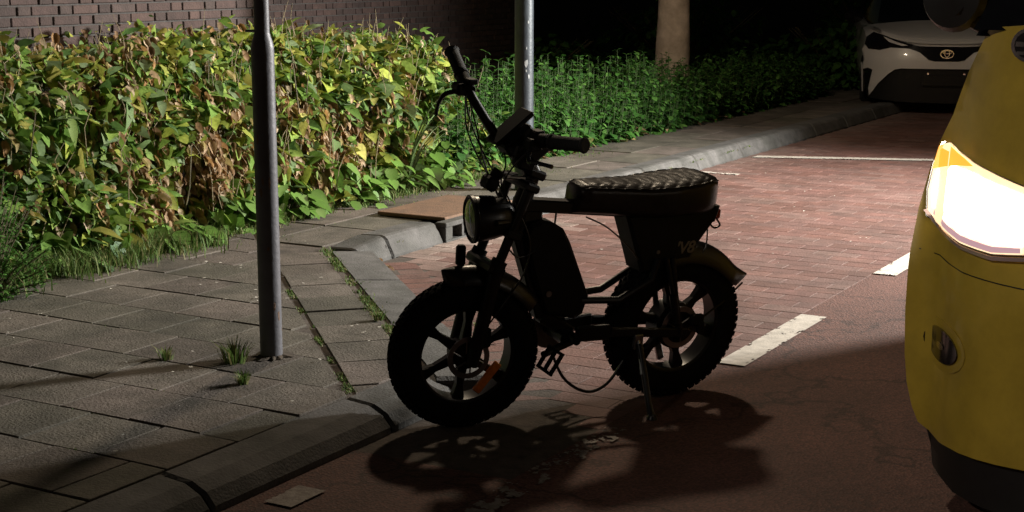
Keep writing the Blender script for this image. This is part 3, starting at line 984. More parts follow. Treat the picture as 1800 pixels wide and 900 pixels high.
# --- dark shrubs beyond the nettles
random.seed(15)
for (a, b, r, h, lab) in ((20.5, -6.6, 1.1, 0.9, "dark low shrub past the tree beside the white car"),
                          (23.0, -6.9, 1.3, 1.4, "dark shrub behind the white car's left wing"),
                          (17.0, -9.6, 1.2, 0.8, "dark shrub in the shadow behind the nettles left of the tree"),
                          (20.5, -9.0, 1.6, 1.2, "dark shrub in the shadow right behind the tree trunk")):
    B = W(a, b, 0.085)
    sh = empty("dark_shrub", B, lab, "shrub", group="dark shrubs in the background")
    LV = Leaves()
    for i in range(1600):
        v = Vector((random.gauss(0, 1), random.gauss(0, 1), abs(random.gauss(0, 1)))).normalized() * rnd(0.6, 1.0)
        q = Vector((v.x * r, v.y * r, v.z * h)) * (1 + 0.25 * nz(v.x * 2 + a, v.y * 2, v.z * 2))
        LV.put(q, leaf_frame(Vector((v.x, v.y, 0)) + Vector((rnd(-.5, .5), rnd(-.5, .5), 0)), rnd(-.3, 1), rnd(-.6, .6)), rnd(0.08, 0.15), 'oval', random.choice(NETTLE))
    LV.emit(sh, "leaf", 0)
    mb = MB()
    for i in range(24):
        an = rnd(0, 6.3)
        mb.tube([(0, 0, -.05), (math.cos(an) * r * .4, math.sin(an) * r * .4, h * .5), (math.cos(an) * r * .7, math.sin(an) * r * .7, h * .85)], [0.02, 0.012, 0.005], 5, caps=False)
    mb.build("stems", "stem", sh, kind="stuff")
# crown of the tree, above the frame
LV = Leaves()
for i in range(1500):
    v = Vector((random.gauss(0, 1), random.gauss(0, 1), random.gauss(0, 1))).normalized() * rnd(0.4, 1.0)
    q = Vector((v.x * 1.9, v.y * 1.9, 5.6 + v.z * 1.2))
    LV.put(q, leaf_frame(Vector((rnd(-1, 1), rnd(-1, 1), 0)), rnd(-.3, 1), rnd(-.6, .6)), rnd(0.10, 0.2), 'oval', random.choice(NETTLE))
LV.emit(tree, "leaf", 0)

# --- grass
def blade(mb, p, h, lean, wd, col):
    mb.col = col
    side = Vector((-lean.y, lean.x, 0)); side = side.normalized() * wd if side.length > 1e-6 else Vector((wd, 0, 0))
    q = p + Vector((0, 0, h * 0.6)) + lean * 0.35; r = p + Vector((0, 0, h * 0.92)) + lean
    mb.add([p - side, p + side, q + side * 0.7, q - side * 0.7, r], [(0, 1, 2, 3), (3, 2, 4)])
GR = [(0.09, 0.162, 0.036), (0.12, 0.192, 0.048), (0.156, 0.204, 0.066), (0.072, 0.132, 0.03), (0.228, 0.216, 0.096)]
random.seed(16)
mb = MB()
for i in range(14000):
    a = rnd(3.4, 7.2) if random.random() < 0.7 else rnd(7.2, 10.5)
    wdt = 0.26 if a < 6.8 else 0.10
    b = -6.06 + random.gauss(0, 0.5) * wdt
    if nz(a * 3, b * 3, 31) < -0.25: continue
    p = W(a, b, 0.085)
    h = rnd(0.03, 0.13) * (1.3 if a < 6.8 else 0.7)
    blade(mb, p, h, Vector((rnd(-1, 1), rnd(-1, 1), 0)) * h * 0.6, rnd(0.002, 0.005), random.choice(GR))
g = mb.build("grass_verge", "leaf"); g["kind"] = "stuff"; tag(g, "short grass fringe between the hedge foot and the paving", "grass")
# moss and weeds in the joints
mb = MB()
def joint_moss(fn, n, dens=0.5, hmax=0.035, spread=0.02):
    for i in range(n):
        f = random.random()
        aa, bb = fn(f)
        if nz(aa * 3.1, bb * 3.1, 17) * 0.7 + nz(aa * 9, bb * 9, 19) * 0.6 < dens - 0.55: continue
        p = W(aa + random.gauss(0, spread), bb + random.gauss(0, spread), 0.09)
        h = rnd(0.008, hmax)
        blade(mb, p, h, Vector((rnd(-1, 1), rnd(-1, 1), 0)) * h, rnd(0.002, 0.004), random.choice(GR))
def dj(p, t0, t1):
    return lambda f: (DD.x * (t0 + (t1 - t0) * f) + DP.x * p, DD.y * (t0 + (t1 - t0) * f) + DP.y * p)
joint_moss(dj(1.70 / SQ, 6.3, 8.6), 1500, 0.55, 0.03, 0.018)
joint_moss(dj(1.225 / SQ, 5.6, 8.0), 900, 0.68, 0.022, 0.010)
joint_moss(dj(2.26 / SQ, 6.6, 7.3), 260, 0.5, 0.03, 0.03)
for i in range(0, 15):
    a0 = A_PH + i * TS
    joint_moss(lambda f: (a0, -6.1 + f * 2.75), 200, 0.92, 0.015, 0.006)
joint_moss(lambda f: (7 + 4 * f, -5.75), 900, 0.6, 0.025, 0.10)
joint_moss(lambda f: (7.2 + 5 * f, -6.0), 900, 0.5, 0.03, 0.08)
joint_moss(lambda f: (7.0 + 6 * f, -5.03), 500, 0.8, 0.02, 0.01)
g = mb.build("joint_moss", "leaf"); g["kind"] = "stuff"; tag(g, "moss and tiny weeds growing in the paving joints", "moss")
# weed tufts
tufts = [((4.70, -4.02), 0.11, 90, "grass tuft at the base of the foreground post"),
         ((4.46, -3.78), 0.05, 70, "flat green weed in the joint below the foreground post"),
         ((4.60, -4.30), 0.06, 50, "small weed left of the foreground post's base"),
         ((6.72, -4.28), 0.05, 45, "little weed among the red border bricks beside the diagonal kerb"),
         ((5.62, -3.95), 0.05, 60, "weed at the end of the mossy joint beside the front tyre")]
for ((a, b), h, n, lab) in tufts:
    B = W(a, b, FZ if b < -3.3 else 0.0)
    if b > -5 and a > 6.5: B.z = 0.0
    mb = MB()
    for i in range(n):
        an = rnd(0, 2 * PI); d = Vector((math.cos(an), math.sin(an), 0))
        hh = h * rnd(0.5, 1.1)
        blade(mb, d * rnd(0, h * 0.5), hh, d * hh * rnd(0.3, 1.0), rnd(0.0025, 0.0045), random.choice(GR))
    o = mb.build("weed_tuft", "leaf"); o.location = B
    tag(o, lab, "weed", "weeds in the paving")
# long pale leaves of a strap-leaved plant in the hedge
B = W(9.15, -6.14, 0.085)
mb = MB()
for i in range(9):
    L_ = rnd(0.55, 0.95); lean = (KD * rnd(-0.5, 0.9) + ND * rnd(0.1, 0.5)) * 0.35
    mb.col = random.choice([(0.19, 0.25, 0.11), (0.14, 0.22, 0.08), (0.22, 0.28, 0.14)])
    P = []
    for k in range(7):
        f = k / 6
        c = Vector((0, 0, L_ * (f - 0.25 * f * f))) + lean * f * f * 1.4
        wd = 0.014 * (1 - f ** 3)
        P.append([c - KD * wd + ND * 0.002, c, c + KD * wd + ND * 0.002])
    mb.grid(P)
o = mb.build("strap_leaf_plant", "leaf", smooth=True); o.location = B
tag(o, "long pale strap leaves arching out of the hedge left of the brake lever", "plant")

# pale flecks (petals, grit) and dry leaves on the paving
mb = MB(); random.seed(18)
for i in range(420):
    if random.random() < 0.6:
        a = rnd(3.5, 8); b = rnd(-6.0, -3.4)
        if a + b > 1.7: continue
        z = FZ + 0.009
    else:
        a = rnd(4.4, 12); b = rnd(-5.0, -2.6); z = 0.0075
        if a + b < 2.45: continue
    if nz(a * 2, b * 2, 41) < 0.0: continue
    r = rnd(0.003, 0.011); c = W(a, b, z); n = 5
    mb.add([c + Vector((math.cos(2 * PI * k / n) * r * rnd(.6, 1.3), math.sin(2 * PI * k / n) * r * rnd(.6, 1.3), rnd(0, 0.003))) for k in range(n)], [tuple(range(n))])
g = mb.build("litter_flecks", "fleck"); g["kind"] = "stuff"; tag(g, "scattered pale petals and grit on the paving", "litter")
dl = [((7.02, -4.93), "dry brown leaf lying in the kerb corner"), ((6.95, -4.86), "crumpled brown leaf beside the kerb corner"), ((7.1, -4.96), "pale dry leaf against the end kerb stone")]
for k, ((a, b), lab) in enumerate(dl):
    V, F = GEO['wither']; mb = MB(); mb.col = BROWNS[(k * 2) % 6]; mb.add([tuple(q * 0.09) for q in V], F)
    o = mb.build("dry_leaf", "leaf", smooth=True); o.location = W(a, b, 0.02); o.rotation_euler = (0.1, 0.1, k * 2.0)
    tag(o, lab, "leaf", "dry leaves by the kerb")

# ================================================================== BIKE
PR = Vector((0.61375, 5.97346, 0.0)); PF = Vector((-0.19631, 5.54406, 0.0))
WBASE = (PF - PR).length
E1 = (PF - PR).normalized()
LEFT = Vector((-E1.y, E1.x, 0))
LEAN = rad(7)
UP2 = Vector((0, 0, math.cos(LEAN))) + LEFT * math.sin(LEAN)
LAT = UP2.cross(E1)
MW = Matrix((tuple(E1), tuple(LAT), tuple(UP2))).transposed().to_4x4()
MW.translation = PR
bike = empty("fat_bike", PR, "black fat-tyre moped-style electric bike parked on its side stand", "bicycle", M=MW)
RW = 0.283; TWD = 0.052
def wheel(name, u, yaw, front):
    K_ = 1.02 if front else 1.07
    M = Matrix.Translation((u, 0, RW * K_)) @ Matrix.Rotation(yaw, 4, 'Z') @ Matrix.Diagonal((K_, K_, K_, 1))
    # rim
    mb = MB()
    mb.lathe([(0.178, -0.042), (0.170, -0.036), (0.168, 0.0), (0.170, 0.036), (0.178, 0.042), (0.190, 0.042), (0.185, 0.0), (0.190, -0.042)], 56, 'y', closed=True)
    rim = mb.build(name, "b_rim", bike, smooth=True, angle=40)
    rim.matrix_local = M
    # tyre
    mb = MB()
    prof = [(0.180, -0.042), (0.200, -0.051), (0.236, -TWD), (0.256, -0.047), (0.270, -0.034), (0.277, -0.016), (0.278, 0.0),
            (0.277, 0.016), (0.270, 0.034), (0.256, 0.047), (0.236, TWD), (0.200, 0.051), (0.180, 0.042)]
    mb.lathe(prof, 72, 'y')
    tyre = mb.build("tyre", "b_tyre", rim, smooth=True, angle=60)
    mb = MB(); n = 56
    for k in range(n):
        for (yy, r, tx, ln, hh) in ((-0.040, 0.266, 0.75, 0.017, 0.012), (-0.020, 0.277, 0.30, 0.015, 0.009), (0.0, 0.280, 0, 0.013, 0.009), (0.020, 0.277, -0.30, 0.015, 0.009), (0.040, 0.266, -0.75, 0.017, 0.012)):
            t = 2 * PI * (k + (0.5 if abs(yy) in (0.020,) else 0)) / n
            Rm = Matrix.Rotation(-t, 3, 'Y') @ Matrix.Rotation(-tx, 3, 'X').inverted() if False else Matrix.Rotation(-t, 3, 'Y')
            # local frame: x tangential after rotation -> use z radial
            c = Vector((r * math.cos(t), yy, r * math.sin(t)))
            er = Vector((math.cos(t), 0, math.sin(t))); ey = Vector((0, 1, 0)); et = er.cross(ey)
            nr = (er * math.cos(tx) + ey * (-math.sin(tx))).normalized(); ny = (ey * math.cos(tx) + er * math.sin(tx)).normalized()
            Mx = Matrix((tuple(et), tuple(ny), tuple(nr))).transposed()
            mb.box(c, (ln, 0.016, hh), Mx)
    mb.build("tread", "b_tyre", rim, kind="stuff")
    # hub
    mb = MB()
    hr = 0.052 if front else 0.088
    mb.lathe([(0.0, -0.075), (0.012, -0.075), (0.014, -0.05), (hr * 0.5, -0.045), (hr, -0.036), (hr, 0.036), (hr * 0.5, 0.045), (0.014, 0.05), (0.012, 0.078), (0.0, 0.078)], 32, 'y')
    mb.build("hub", "b_rim", rim, smooth=True, angle=30)
    # cast spokes, six forked arms
    for k in range(6):
        t = 2 * PI * k / 6 + (0.62 if front else 0.30)
        mb = MB()
        er = Vector((math.cos(t), 0, math.sin(t))); et = Vector((-math.sin(t), 0, math.cos(t)))
        P = [(hr * 0.9, 0.020), (0.115, 0.014), (0.19, 0.024)]
        for (s0, s1) in ((0, 1),):
            pts = []
            poly = [(hr * 0.85, -0.020), (0.12, -0.013), (0.174, -0.024), (0.174, 0.024), (0.12, 0.013), (hr * 0.85, 0.020)]
            mb.prism(poly, -0.016, 0.016, 0.004, f=lambda p, q, w_: er * p + et * q + Vector((0, w_, 0)))
        mb.build("spoke", "b_rim", rim)
    # brake disc on the left side with a ring of holes
    mb = MB(); ns = 40; y0 = 0.056
    mb.lathe([(0.060, y0), (0.080, y0), (0.080, y0 + 0.002), (0.060, y0 + 0.002)], 48, 'y', closed=True)
    for k in range(6):
        t = 2 * PI * k / 6
        a_ = Vector((math.cos(t) * 0.018, y0 + 0.001, math.sin(t) * 0.018)); b_ = Vector((math.cos(t + .4) * 0.064, y0 + 0.001, math.sin(t + .4) * 0.064))
        mb.tube([a_, b_], 0.003, 6)
    mb.build("brake_disc", "b_steel", rim)
    return rim
fw = wheel("wheel", WBASE, rad(-7), True)
rw = wheel("wheel", 0.0, 0.0, False)
# orange spoke reflector on the front wheel
mb = MB()
cr = Vector((-0.078, 0.048, -0.085)); ex = Vector((-0.62, 0, 0.78)).normalized(); ez = Vector((0.78, 0, 0.62)).normalized()
mb.box(cr, (0.135, 0.012, 0.034), Matrix((tuple(ex), (0, 1, 0), tuple(ez))).transposed(), 0.004)
mb.build("reflector", "orange_reflector", fw)

def fender(name, u0, R, an0, an1, hw, yaw=0.0, flare0=0.0, flare1=0.0, taper0=1.0, taper1=1.0, drop=0.045):
    mb = MB(); n = 40; mcs = 11; P = []; Q = []
    for i in range(n + 1):
        f = i / n; an = an0 + (an1 - an0) * f
        fl = flare0 * max(0, 1 - f / 0.18) ** 2 + flare1 * max(0, (f - 0.78) / 0.22) ** 2
        tp = 1.0
        if f < 0.15: tp = taper0 + (1 - taper0) * (f / 0.15) ** 0.6
        if f > 0.85: tp = taper1 + (1 - taper1) * ((1 - f) / 0.15) ** 0.6
        row = []; row2 = []
        for j in range(mcs):
            v = -1 + 2 * j / (mcs - 1)
            rr_ = R + fl - drop * abs(v) ** 2.2
            row.append(Vector((math.cos(an) * rr_, v * hw * tp, math.sin(an) * rr_)))
            row2.append(Vector((math.cos(an) * (rr_ - 0.004), v * hw * tp * 0.98, math.sin(an) * (rr_ - 0.004))))
        P.append(row + row2[::-1])
    mb.grid(P, close_v=True)
    nv = len(P[0])
    mb.f.append(tuple(range(nv))[::-1]); mb.f.append(tuple(n * nv + j for j in range(nv)))
    o = mb.build(name, "b_fender", bike, smooth=True, angle=50)
    o.matrix_local = Matrix.Translation((u0, 0, RW)) @ Matrix.Rotation(yaw, 4, 'Z')
    return o
fender("front_mudguard", WBASE, 0.343, rad(73), rad(145), 0.062, yaw=rad(-7), flare0=0.004, taper0=0.25, taper1=0.8, drop=0.055)
fender("rear_mudguard", 0.0, 0.362, rad(80), rad(151), 0.072, flare1=0.034, taper1=0.4, drop=0.075)
mb = MB(); mb.tube([(-0.315, 0.02, RW + 0.16), (-0.20, 0.055, RW + 0.10), (-0.0, 0.075, RW)], 0.004, 6)
mb.build("mudguard_stay", "b_frame", bike, smooth=True)

# fork: stanchions, lowers, crowns
AX = Vector((WBASE, 0, RW)); FT = Vector((0.815, 0, 0.70))
for s_ in (-1, 1):
    y = 0.078 * s_
    mb = MB()
    p0 = Vector((WBASE + 0.004, y, RW - 0.02)); p1 = Vector((0.838, y, 0.63)); p2 = Vector((0.775, y, 0.79)); p3 = Vector((0.715, y, 0.945))
    mb.tube([p0, p0.lerp(p1, 0.1), p0.lerp(p1, 0.5), p1], [0.022, 0.025, 0.026, 0.027], 14)
    leg = mb.build("fork_leg", "b_frame", bike, smooth=True)
    mb = MB(); mb.tube([p1, p2, p3], [0.018, 0.018, 0.018], 12)
    mb.build("stanchion", "b_frame", leg, smooth=True)
    mb = MB(); mb.tube([p1 - Vector((-.01, 0, .01)), p1 + Vector((-.012, 0, .03))], [0.031, 0.029], 14)
    mb.build("dust_seal", "b_plastic", leg, smooth=True)
mb = MB()
ax = Vector((-0.36, 0, 0.933)).normalized()
Rax = Matrix((tuple(ax.cross(Vector((0, 1, 0))) * -1), (0, 1, 0), tuple(ax))).transposed()
mb.box((0.782, 0, 0.755), (0.060, 0.215, 0.040), Rax, 0.008)
mb.box((0.722, 0, 0.925), (0.060, 0.215, 0.032), Rax, 0.008)
mb.box((0.845, 0, 0.625), (0.070, 0.20, 0.036), Rax, 0.008)
mb.build("fork_crown", "b_frame", bike)
mb = MB(); mb.tube([(0.750, 0, 0.735), (0.690, 0, 0.90), (0.672, 0, 0.955)], [0.034, 0.033, 0.030], 18)
mb.build("head_tube", "b_frame", bike, smooth=True)
# caliper on the fork and mudguard bracket
mb = MB(); mb.box((0.865, 0.062, 0.36), (0.05, 0.022, 0.075), None, 0.006)
mb.build("brake_caliper", "b_plastic", bike)
mb = MB(); mb.box((0.915, -0.065, 0.645), (0.035, 0.03, 0.08), None, 0.008)
mb.build("mudguard_bracket", "b_plastic", bike)

# headlamp
HL = Matrix.Translation((0.900, 0, 0.800)) @ Matrix.Rotation(rad(-10), 4, 'Z') @ Matrix.Rotation(rad(3), 4, 'Y') @ Matrix.Scale(0.95, 4)
mb = MB(); mb.lathe([(0.0, -0.155), (0.045, -0.15), (0.070, -0.125), (0.084, -0.07), (0.089, -0.01), (0.089, 0.005)], 40, 'x')
hl = mb.build("headlamp", "b_fender", bike, smooth=True, angle=60); hl.matrix_local = HL
mb = MB(); mb.lathe([(0.089, 0.0), (0.093, 0.004), (0.093, 0.016), (0.084, 0.022), (0.080, 0.012)], 40, 'x')
mb.build("bezel", "b_frame", hl, smooth=True, angle=30)
mb = MB(); mb.lathe([(0.081, 0.012), (0.06, 0.022), (0.03, 0.027), (0.0, 0.028)], 40, 'x')
mb.build("lens", "lens_glass", hl, smooth=True)
for s_ in (-1, 1):
    mb = MB(); mb.tube([(0.80, 0.075 * s_, 0.80), (0.86, 0.095 * s_, 0.805)], 0.012, 8)
    mb.build("lamp_bracket", "b_frame", bike, smooth=True)
# horn and small parts above the lamp
mb = MB(); mb.box((0.835, -0.02, 0.925), (0.05, 0.07, 0.05), Rax, 0.01); mb.tube([(0.845, -0.02, 0.90), (0.80, -0.02, 0.97)], 0.022, 12)
mb.build("horn", "b_plastic", bike, smooth=True, angle=30)
mb = MB()
for s_ in (-1, 1): mb.tube([(0.80, 0.03 * s_, 0.955), (0.72, 0.03 * s_, 0.945)], 0.008, 8)
mb.build("clamp_bolts", "b_steel", bike, smooth=True)

# stem and handlebar
C0 = Vector((0.752, 0.0, 1.045))
mb = MB(); mb.tube([(0.668, 0, 0.945), (0.690, 0, 0.99), (0.745, 0, 1.04)], [0.034, 0.032, 0.030], 14)
mb.box((0.745, 0, 1.045), (0.060, 0.085, 0.055), Rax, 0.01)
mb.box((0.665, 0.0, 0.955), (0.075, 0.07, 0.035), Rax, 0.008)
mb.build("stem", "b_frame", bike, smooth=True, angle=30)
NB0, NB1 = Vector((0.722, 0.115, 1.105)), Vector((0.652, 0.320, 1.130))
FB0, FB1 = Vector((0.892, -0.135, 1.262)), Vector((0.868, -0.315, 1.353))
mb = MB()
pts = [FB1, FB0, Vector((0.868, -0.095, 1.20)), Vector((0.800, -0.05, 1.085)), Vector((0.770, -0.02, 1.050)), Vector((0.745, 0.03, 1.055)), Vector((0.732, 0.07, 1.085)), NB0, NB1]
def smoothpts(P, n=4):
    out = []
    for i in range(len(P) - 1):
        p0 = P[max(i - 1, 0)]; p1 = P[i]; p2 = P[i + 1]; p3 = P[min(i + 2, len(P) - 1)]
        for k in range(n):
            t = k / n
            out.append(0.5 * ((2 * p1) + (p2 - p0) * t + (2 * p0 - 5 * p1 + 4 * p2 - p3) * t * t + (3 * p1 - p0 - 3 * p2 + p3) * t ** 3))
    out.append(P[-1]); return out
mb.tube(smoothpts(pts), 0.0175, 14)
bar = mb.build("handlebar", "b_frame", bike, smooth=True)
def grip(p0, p1, name="grip"):
    d = (p1 - p0)
    mb = MB(); n = 24; P = []; R_ = []
    for i in range(n + 1):
        f = i / n; P.append(p0 + d * (0.28 + 0.74 * f)); R_.append(0.0235 + (0.0018 if i % 2 else 0) + (0.004 if i in (0, 1, n - 1) else 0))
    mb.tube(P, R_, 16)
    return mb.build(name, "grip_rubber", bar, smooth=True)
grip(NB0, NB1); grip(FB0, FB1)
def controls(p0, p1, lever_dir, lever_tip):
    d = (p1 - p0).normalized()
    mb = MB()
    mb.tube([p0 - d * 0.035, p0 + d * 0.05], 0.026, 14)
    mb.box(p0 + Vector((0.02, 0, -0.012)), (0.052, 0.06, 0.044), None, 0.008)
    mb.box(p0 - d * 0.02 + Vector((-0.012, 0, 0.026)), (0.04, 0.05, 0.02), None, 0.005)
    hs = mb.build("brake_lever_clamp", "b_plastic", bar, smooth=True, angle=30)
    mb = MB()
    q0 = p0 + Vector((0.032, 0, -0.02)); q1 = q0 + lever_dir; q2 = lever_tip
    mb.tube(smoothpts([q0, q1, (q1 + q2) / 2 + Vector((0.008, 0, 0.004)), q2]), [0.009] * 6 + [0.0075] * 6 + [0.0085], 10)
    mb.build("brake_lever", "b_lever", hs, smooth=True)
controls(FB0, FB1, Vector((0.045, -0.01, -0.012)), Vector((0.985, -0.18, 1.150)))
controls(NB0, NB1, Vector((0.02, 0.035, -0.045)), Vector((0.742, 0.26, 1.045)))
# display and its bracket
mb = MB()
Mx = Matrix.Rotation(rad(38), 3, 'Y')
mb.box((0.765, -0.02, 1.128), (0.180, 0.095, 0.018), Mx, 0.005)
disp = mb.build("display", "b_plastic", bar)
mb = MB(); mb.box((0.745, -0.01, 1.085), (0.13, 0.09, 0.055), Mx, 0.008); mb.box((0.70, 0.045, 1.060), (0.09, 0.10, 0.06), Mx, 0.01); mb.box((0.715, 0.02, 1.02), (0.07, 0.07, 0.09), Rax, 0.01)
mb.build("display_bracket", "b_plastic", disp)

# cables
def cable(P, r=0.0032, name="cable"):
    mb = MB(); mb.tube(smoothpts([Vector(p) for p in P], 6), r, 7)
    return mb.build(name, "b_cable", bike, smooth=True)
cable([(0.905, -0.11, 1.225), (0.905, -0.09, 1.12), (0.875, -0.05, 1.02), (0.83, -0.03, 0.94), (0.80, 0.0, 0.86)])
cable([(0.895, -0.10, 1.22), (0.875, -0.07, 1.12), (0.858, -0.05, 1.03), (0.835, -0.03, 0.95), (0.80, 0.03, 0.85)])
cable([(0.90, -0.12, 1.23), (0.89, -0.10, 1.15), (0.865, -0.06, 1.06), (0.82, -0.02, 0.96), (0.79, 0.03, 0.86)])
cable([(0.86, -0.07, 1.17), (0.80, -0.03, 1.08), (0.785, 0.0, 1.0), (0.80, 0.0, 0.93), (0.78, 0.02, 0.86)])
cable([(0.74, 0.11, 1.08), (0.80, 0.10, 1.02), (0.82, 0.06, 0.94), (0.78, 0.05, 0.86)])
cable([(0.76, 0.04, 0.86), (0.70, 0.06, 0.72), (0.72, 0.07, 0.60), (0.80, 0.085, 0.50), (0.87, 0.075, 0.40)])
cable([(0.80, 0.05, 0.72), (0.74, 0.05, 0.655), (0.66, 0.05, 0.68), (0.64, 0.045, 0.74)])
cable([(0.58, 0.05, 0.29), (0.52, 0.07, 0.16), (0.42, 0.08, 0.095), (0.33, 0.08, 0.115), (0.26, 0.075, 0.20)], 0.006)
cable([(0.43, 0.0, 0.77), (0.35, 0.03, 0.73), (0.26, 0.055, 0.65), (0.22, 0.06, 0.60)])
cable([(-0.11, 0.03, 0.70), (-0.10, 0.045, 0.62), (-0.055, 0.055, 0.575), (0.0, 0.055, 0.59)], 0.003)
cable([(0.56, 0.0, 0.80), (0.57, 0.01, 0.75)], 0.004)

# frame
def boxbeam(mb, p, q, wy, hz, bev=0.006):
    p = Vector(p); q = Vector(q); d = (q - p); L_ = d.length; d.normalize()
    y = Vector((0, 1, 0)); z = d.cross(y)
    mb.box((p + q) / 2, (L_, wy, hz), Matrix((tuple(d), tuple(y), tuple(z))).transposed(), bev)
mb = MB(); boxbeam(mb, (0.735, 0, 0.845), (0.16, 0, 0.775), 0.060, 0.048)
boxbeam(mb, (0.735, 0, 0.80), (0.63, 0, 0.81), 0.05, 0.06)
mb.build("top_tube", "b_fender", bike)
mb = MB(); boxbeam(mb, (0.735, 0, 0.78), (0.60, 0, 0.40), 0.052, 0.060)
boxbeam(mb, (0.60, 0, 0.40), (0.47, 0, 0.315), 0.052, 0.055)
mb.build("down_tube", "b_frame", bike)
for s_ in (-1, 1):
    mb = MB()
    boxbeam(mb, (0.47, 0.052 * s_, 0.325), (0.33, 0.070 * s_, 0.325), 0.022, 0.062)
    boxbeam(mb, (0.33, 0.072 * s_, 0.325), (-0.02, 0.080 * s_, 0.285), 0.016, 0.040)
    mb.build("chain_stay", "b_frame", bike)
    mb = MB()
    mb.tube([(0.45, 0.04 * s_, 0.455), (0.30, 0.068 * s_, 0.45), (0.16, 0.072 * s_, 0.52), (0.14, 0.072 * s_, 0.60)], 0.0145, 10)
    mb.tube([(0.01, 0.082 * s_, 0.285), (0.045, 0.076 * s_, 0.45), (0.07, 0.070 * s_, 0.60)], 0.012, 10)
    mb.build("seat_stay", "b_frame", bike, smooth=True)
# battery
mb = MB()
bat = [(0.712, 0.735), (0.690, 0.772), (0.650, 0.785), (0.585, 0.768), (0.548, 0.745), (0.515, 0.690), (0.418, 0.470), (0.440, 0.400), (0.475, 0.385), (0.600, 0.415), (0.665, 0.560)]
mb.prism(bat, -0.050, 0.050, 0.012)
btr = mb.build("battery", "b_plastic", bike)
mb = MB(); mb.tube([(0.60, 0.052, 0.50), (0.60, 0.056, 0.50)], 0.012, 16); mb.build("key_lock", "b_steel", btr, smooth=True)
# bottom bracket, cranks, pedals
BB = Vector((0.515, 0, 0.318))
mb = MB(); mb.tube([BB + Vector((0, -0.07, 0)), BB + Vector((0, 0.07, 0))], 0.030, 18)
mb.build("bottom_bracket", "b_frame", bike, smooth=True)
mb = MB(); mb.lathe([(0.03, -0.075), (0.085, -0.073), (0.085, -0.069), (0.03, -0.067)], 36, 'y', center=BB, closed=True)
mb.build("chainring", "b_steel", bike)
def crank(y, tip, ped):
    s_ = 1 if y > 0 else -1
    mb = MB(); mb.tube([BB + Vector((0, y * 0.85, 0)), Vector((tip[0], y, tip[1]))], [0.016, 0.013], 10)
    cr_ = mb.build("crank_arm", "b_frame", bike, smooth=True)
    c = Vector((tip[0], y + s_ * 0.058, tip[1])); Rp = Matrix.Rotation(ped, 3, 'Y')
    mb = MB()
    for (dx) in (-0.042, 0.042): mb.box(c + Rp @ Vector((dx, 0, 0)), (0.012, 0.10, 0.020), Rp, 0.003)
    for dy in (-0.046, 0.0, 0.046): mb.box(c + Rp @ Vector((0, dy, 0)), (0.075, 0.012, 0.016), Rp, 0.003)
    for dx in (-0.042, 0.042):
        for dy in (-0.035, 0, 0.035): mb.box(c + Rp @ Vector((dx, dy, 0.012)), (0.005, 0.005, 0.006), Rp)
    mb.build("pedal", "b_plastic", cr_)
crank(0.115, (0.645, 0.285), rad(58))
crank(-0.115, (0.40, 0.245), rad(-10))
mb = MB(); mb.tube([(0.50, 0.07, 0.335), (0.535, 0.17, 0.345)], [0.014, 0.016], 12)
mb.build("foot_peg", "b_plastic", bike, smooth=True)
# side stand
mb = MB()
K0 = Vector((0.205, 0.095, 0.265)); K1 = Vector((0.225, 0.20, 0.11)); K2 = Vector((0.243, 0.279, 0.034))
mb.tube([K0, K0.lerp(K2, 0.45), K1.lerp(K2, 0.4), K2], [0.015, 0.013, 0.012, 0.016], 12)
ks = mb.build("side_stand", "b_frame", bike, smooth=True)
mb = MB(); mb.lathe([(0.0, -0.004), (0.020, -0.003), (0.022, 0.004), (0.014, 0.018), (0.0, 0.02)], 16, 'z', center=K2 - Vector((0, 0, 0.0)))
mb.build("foot_pad", "b_rim", ks, smooth=True)
mb = MB(); mb.tube([K0 + Vector((0.0, -0.01, 0.02)), K0.lerp(K2, 0.4) + Vector((0.012, 0, 0))], 0.006, 8); mb.box(K0 + Vector((0, -0.012, 0.01)), (0.04, 0.02, 0.06), None, 0.004)
mb.build("stand_spring", "b_steel", ks, smooth=True, angle=30)
# rear brake caliper, derailleur
mb = MB(); mb.box((-0.07, 0.072, 0.33), (0.06, 0.025, 0.045), None, 0.006); mb.box((-0.09, 0.075, 0.295), (0.03, 0.02, 0.05), None, 0.005)
mb.build("brake_caliper", "b_plastic", bike)
mb = MB(); mb.lathe([(0.02, -0.085), (0.065, -0.084), (0.065, -0.066), (0.02, -0.062)], 30, 'y', center=(0, 0, RW)); mb.box((-0.01, -0.09, 0.17), (0.03, 0.02, 0.12), Matrix.Rotation(0.3, 3, 'Y'), 0.005)
mb.build("derailleur", "b_steel", bike)
mb = MB(); mb.tube([(0.06, 0.081, 0.45), (0.03, 0.082, 0.33)], 0.016, 12); mb.tube([(0.10, 0.075, 0.60), (0.05, 0.08, 0.42)], 0.010, 10)
mb.build("shock_absorber", "b_frame", bike, smooth=True)

# seat box with lettering
mb = MB()
sbx = [(0.285, 0.775), (0.225, 0.615), (0.200, 0.545), (-0.005, 0.545), (-0.055, 0.640), (-0.135, 0.745), (-0.145, 0.785)]
mb.prism(sbx, -0.062, 0.062, 0.012)
sbo = mb.build("seat_box", "b_plastic", bike)
def text_mesh(s, size, name, matname, parent, M, shear=0.25, depth=0.0012):
    cu = bpy.data.curves.new("txt", 'FONT'); cu.body = s; cu.size = size; cu.extrude = depth; cu.shear = shear; cu.offset = size * 0.02
    o = bpy.data.objects.new("txt", cu); COL.objects.link(o)
    dg = bpy.context.evaluated_depsgraph_get(); dg.update()
    me = bpy.data.meshes.new_from_object(o.evaluated_get(dg)); me.name = name
    bpy.data.objects.remove(o)
    me.materials.clear(); me.materials.append(MATS[matname])
    return link_mesh(name, me, parent, M=M)
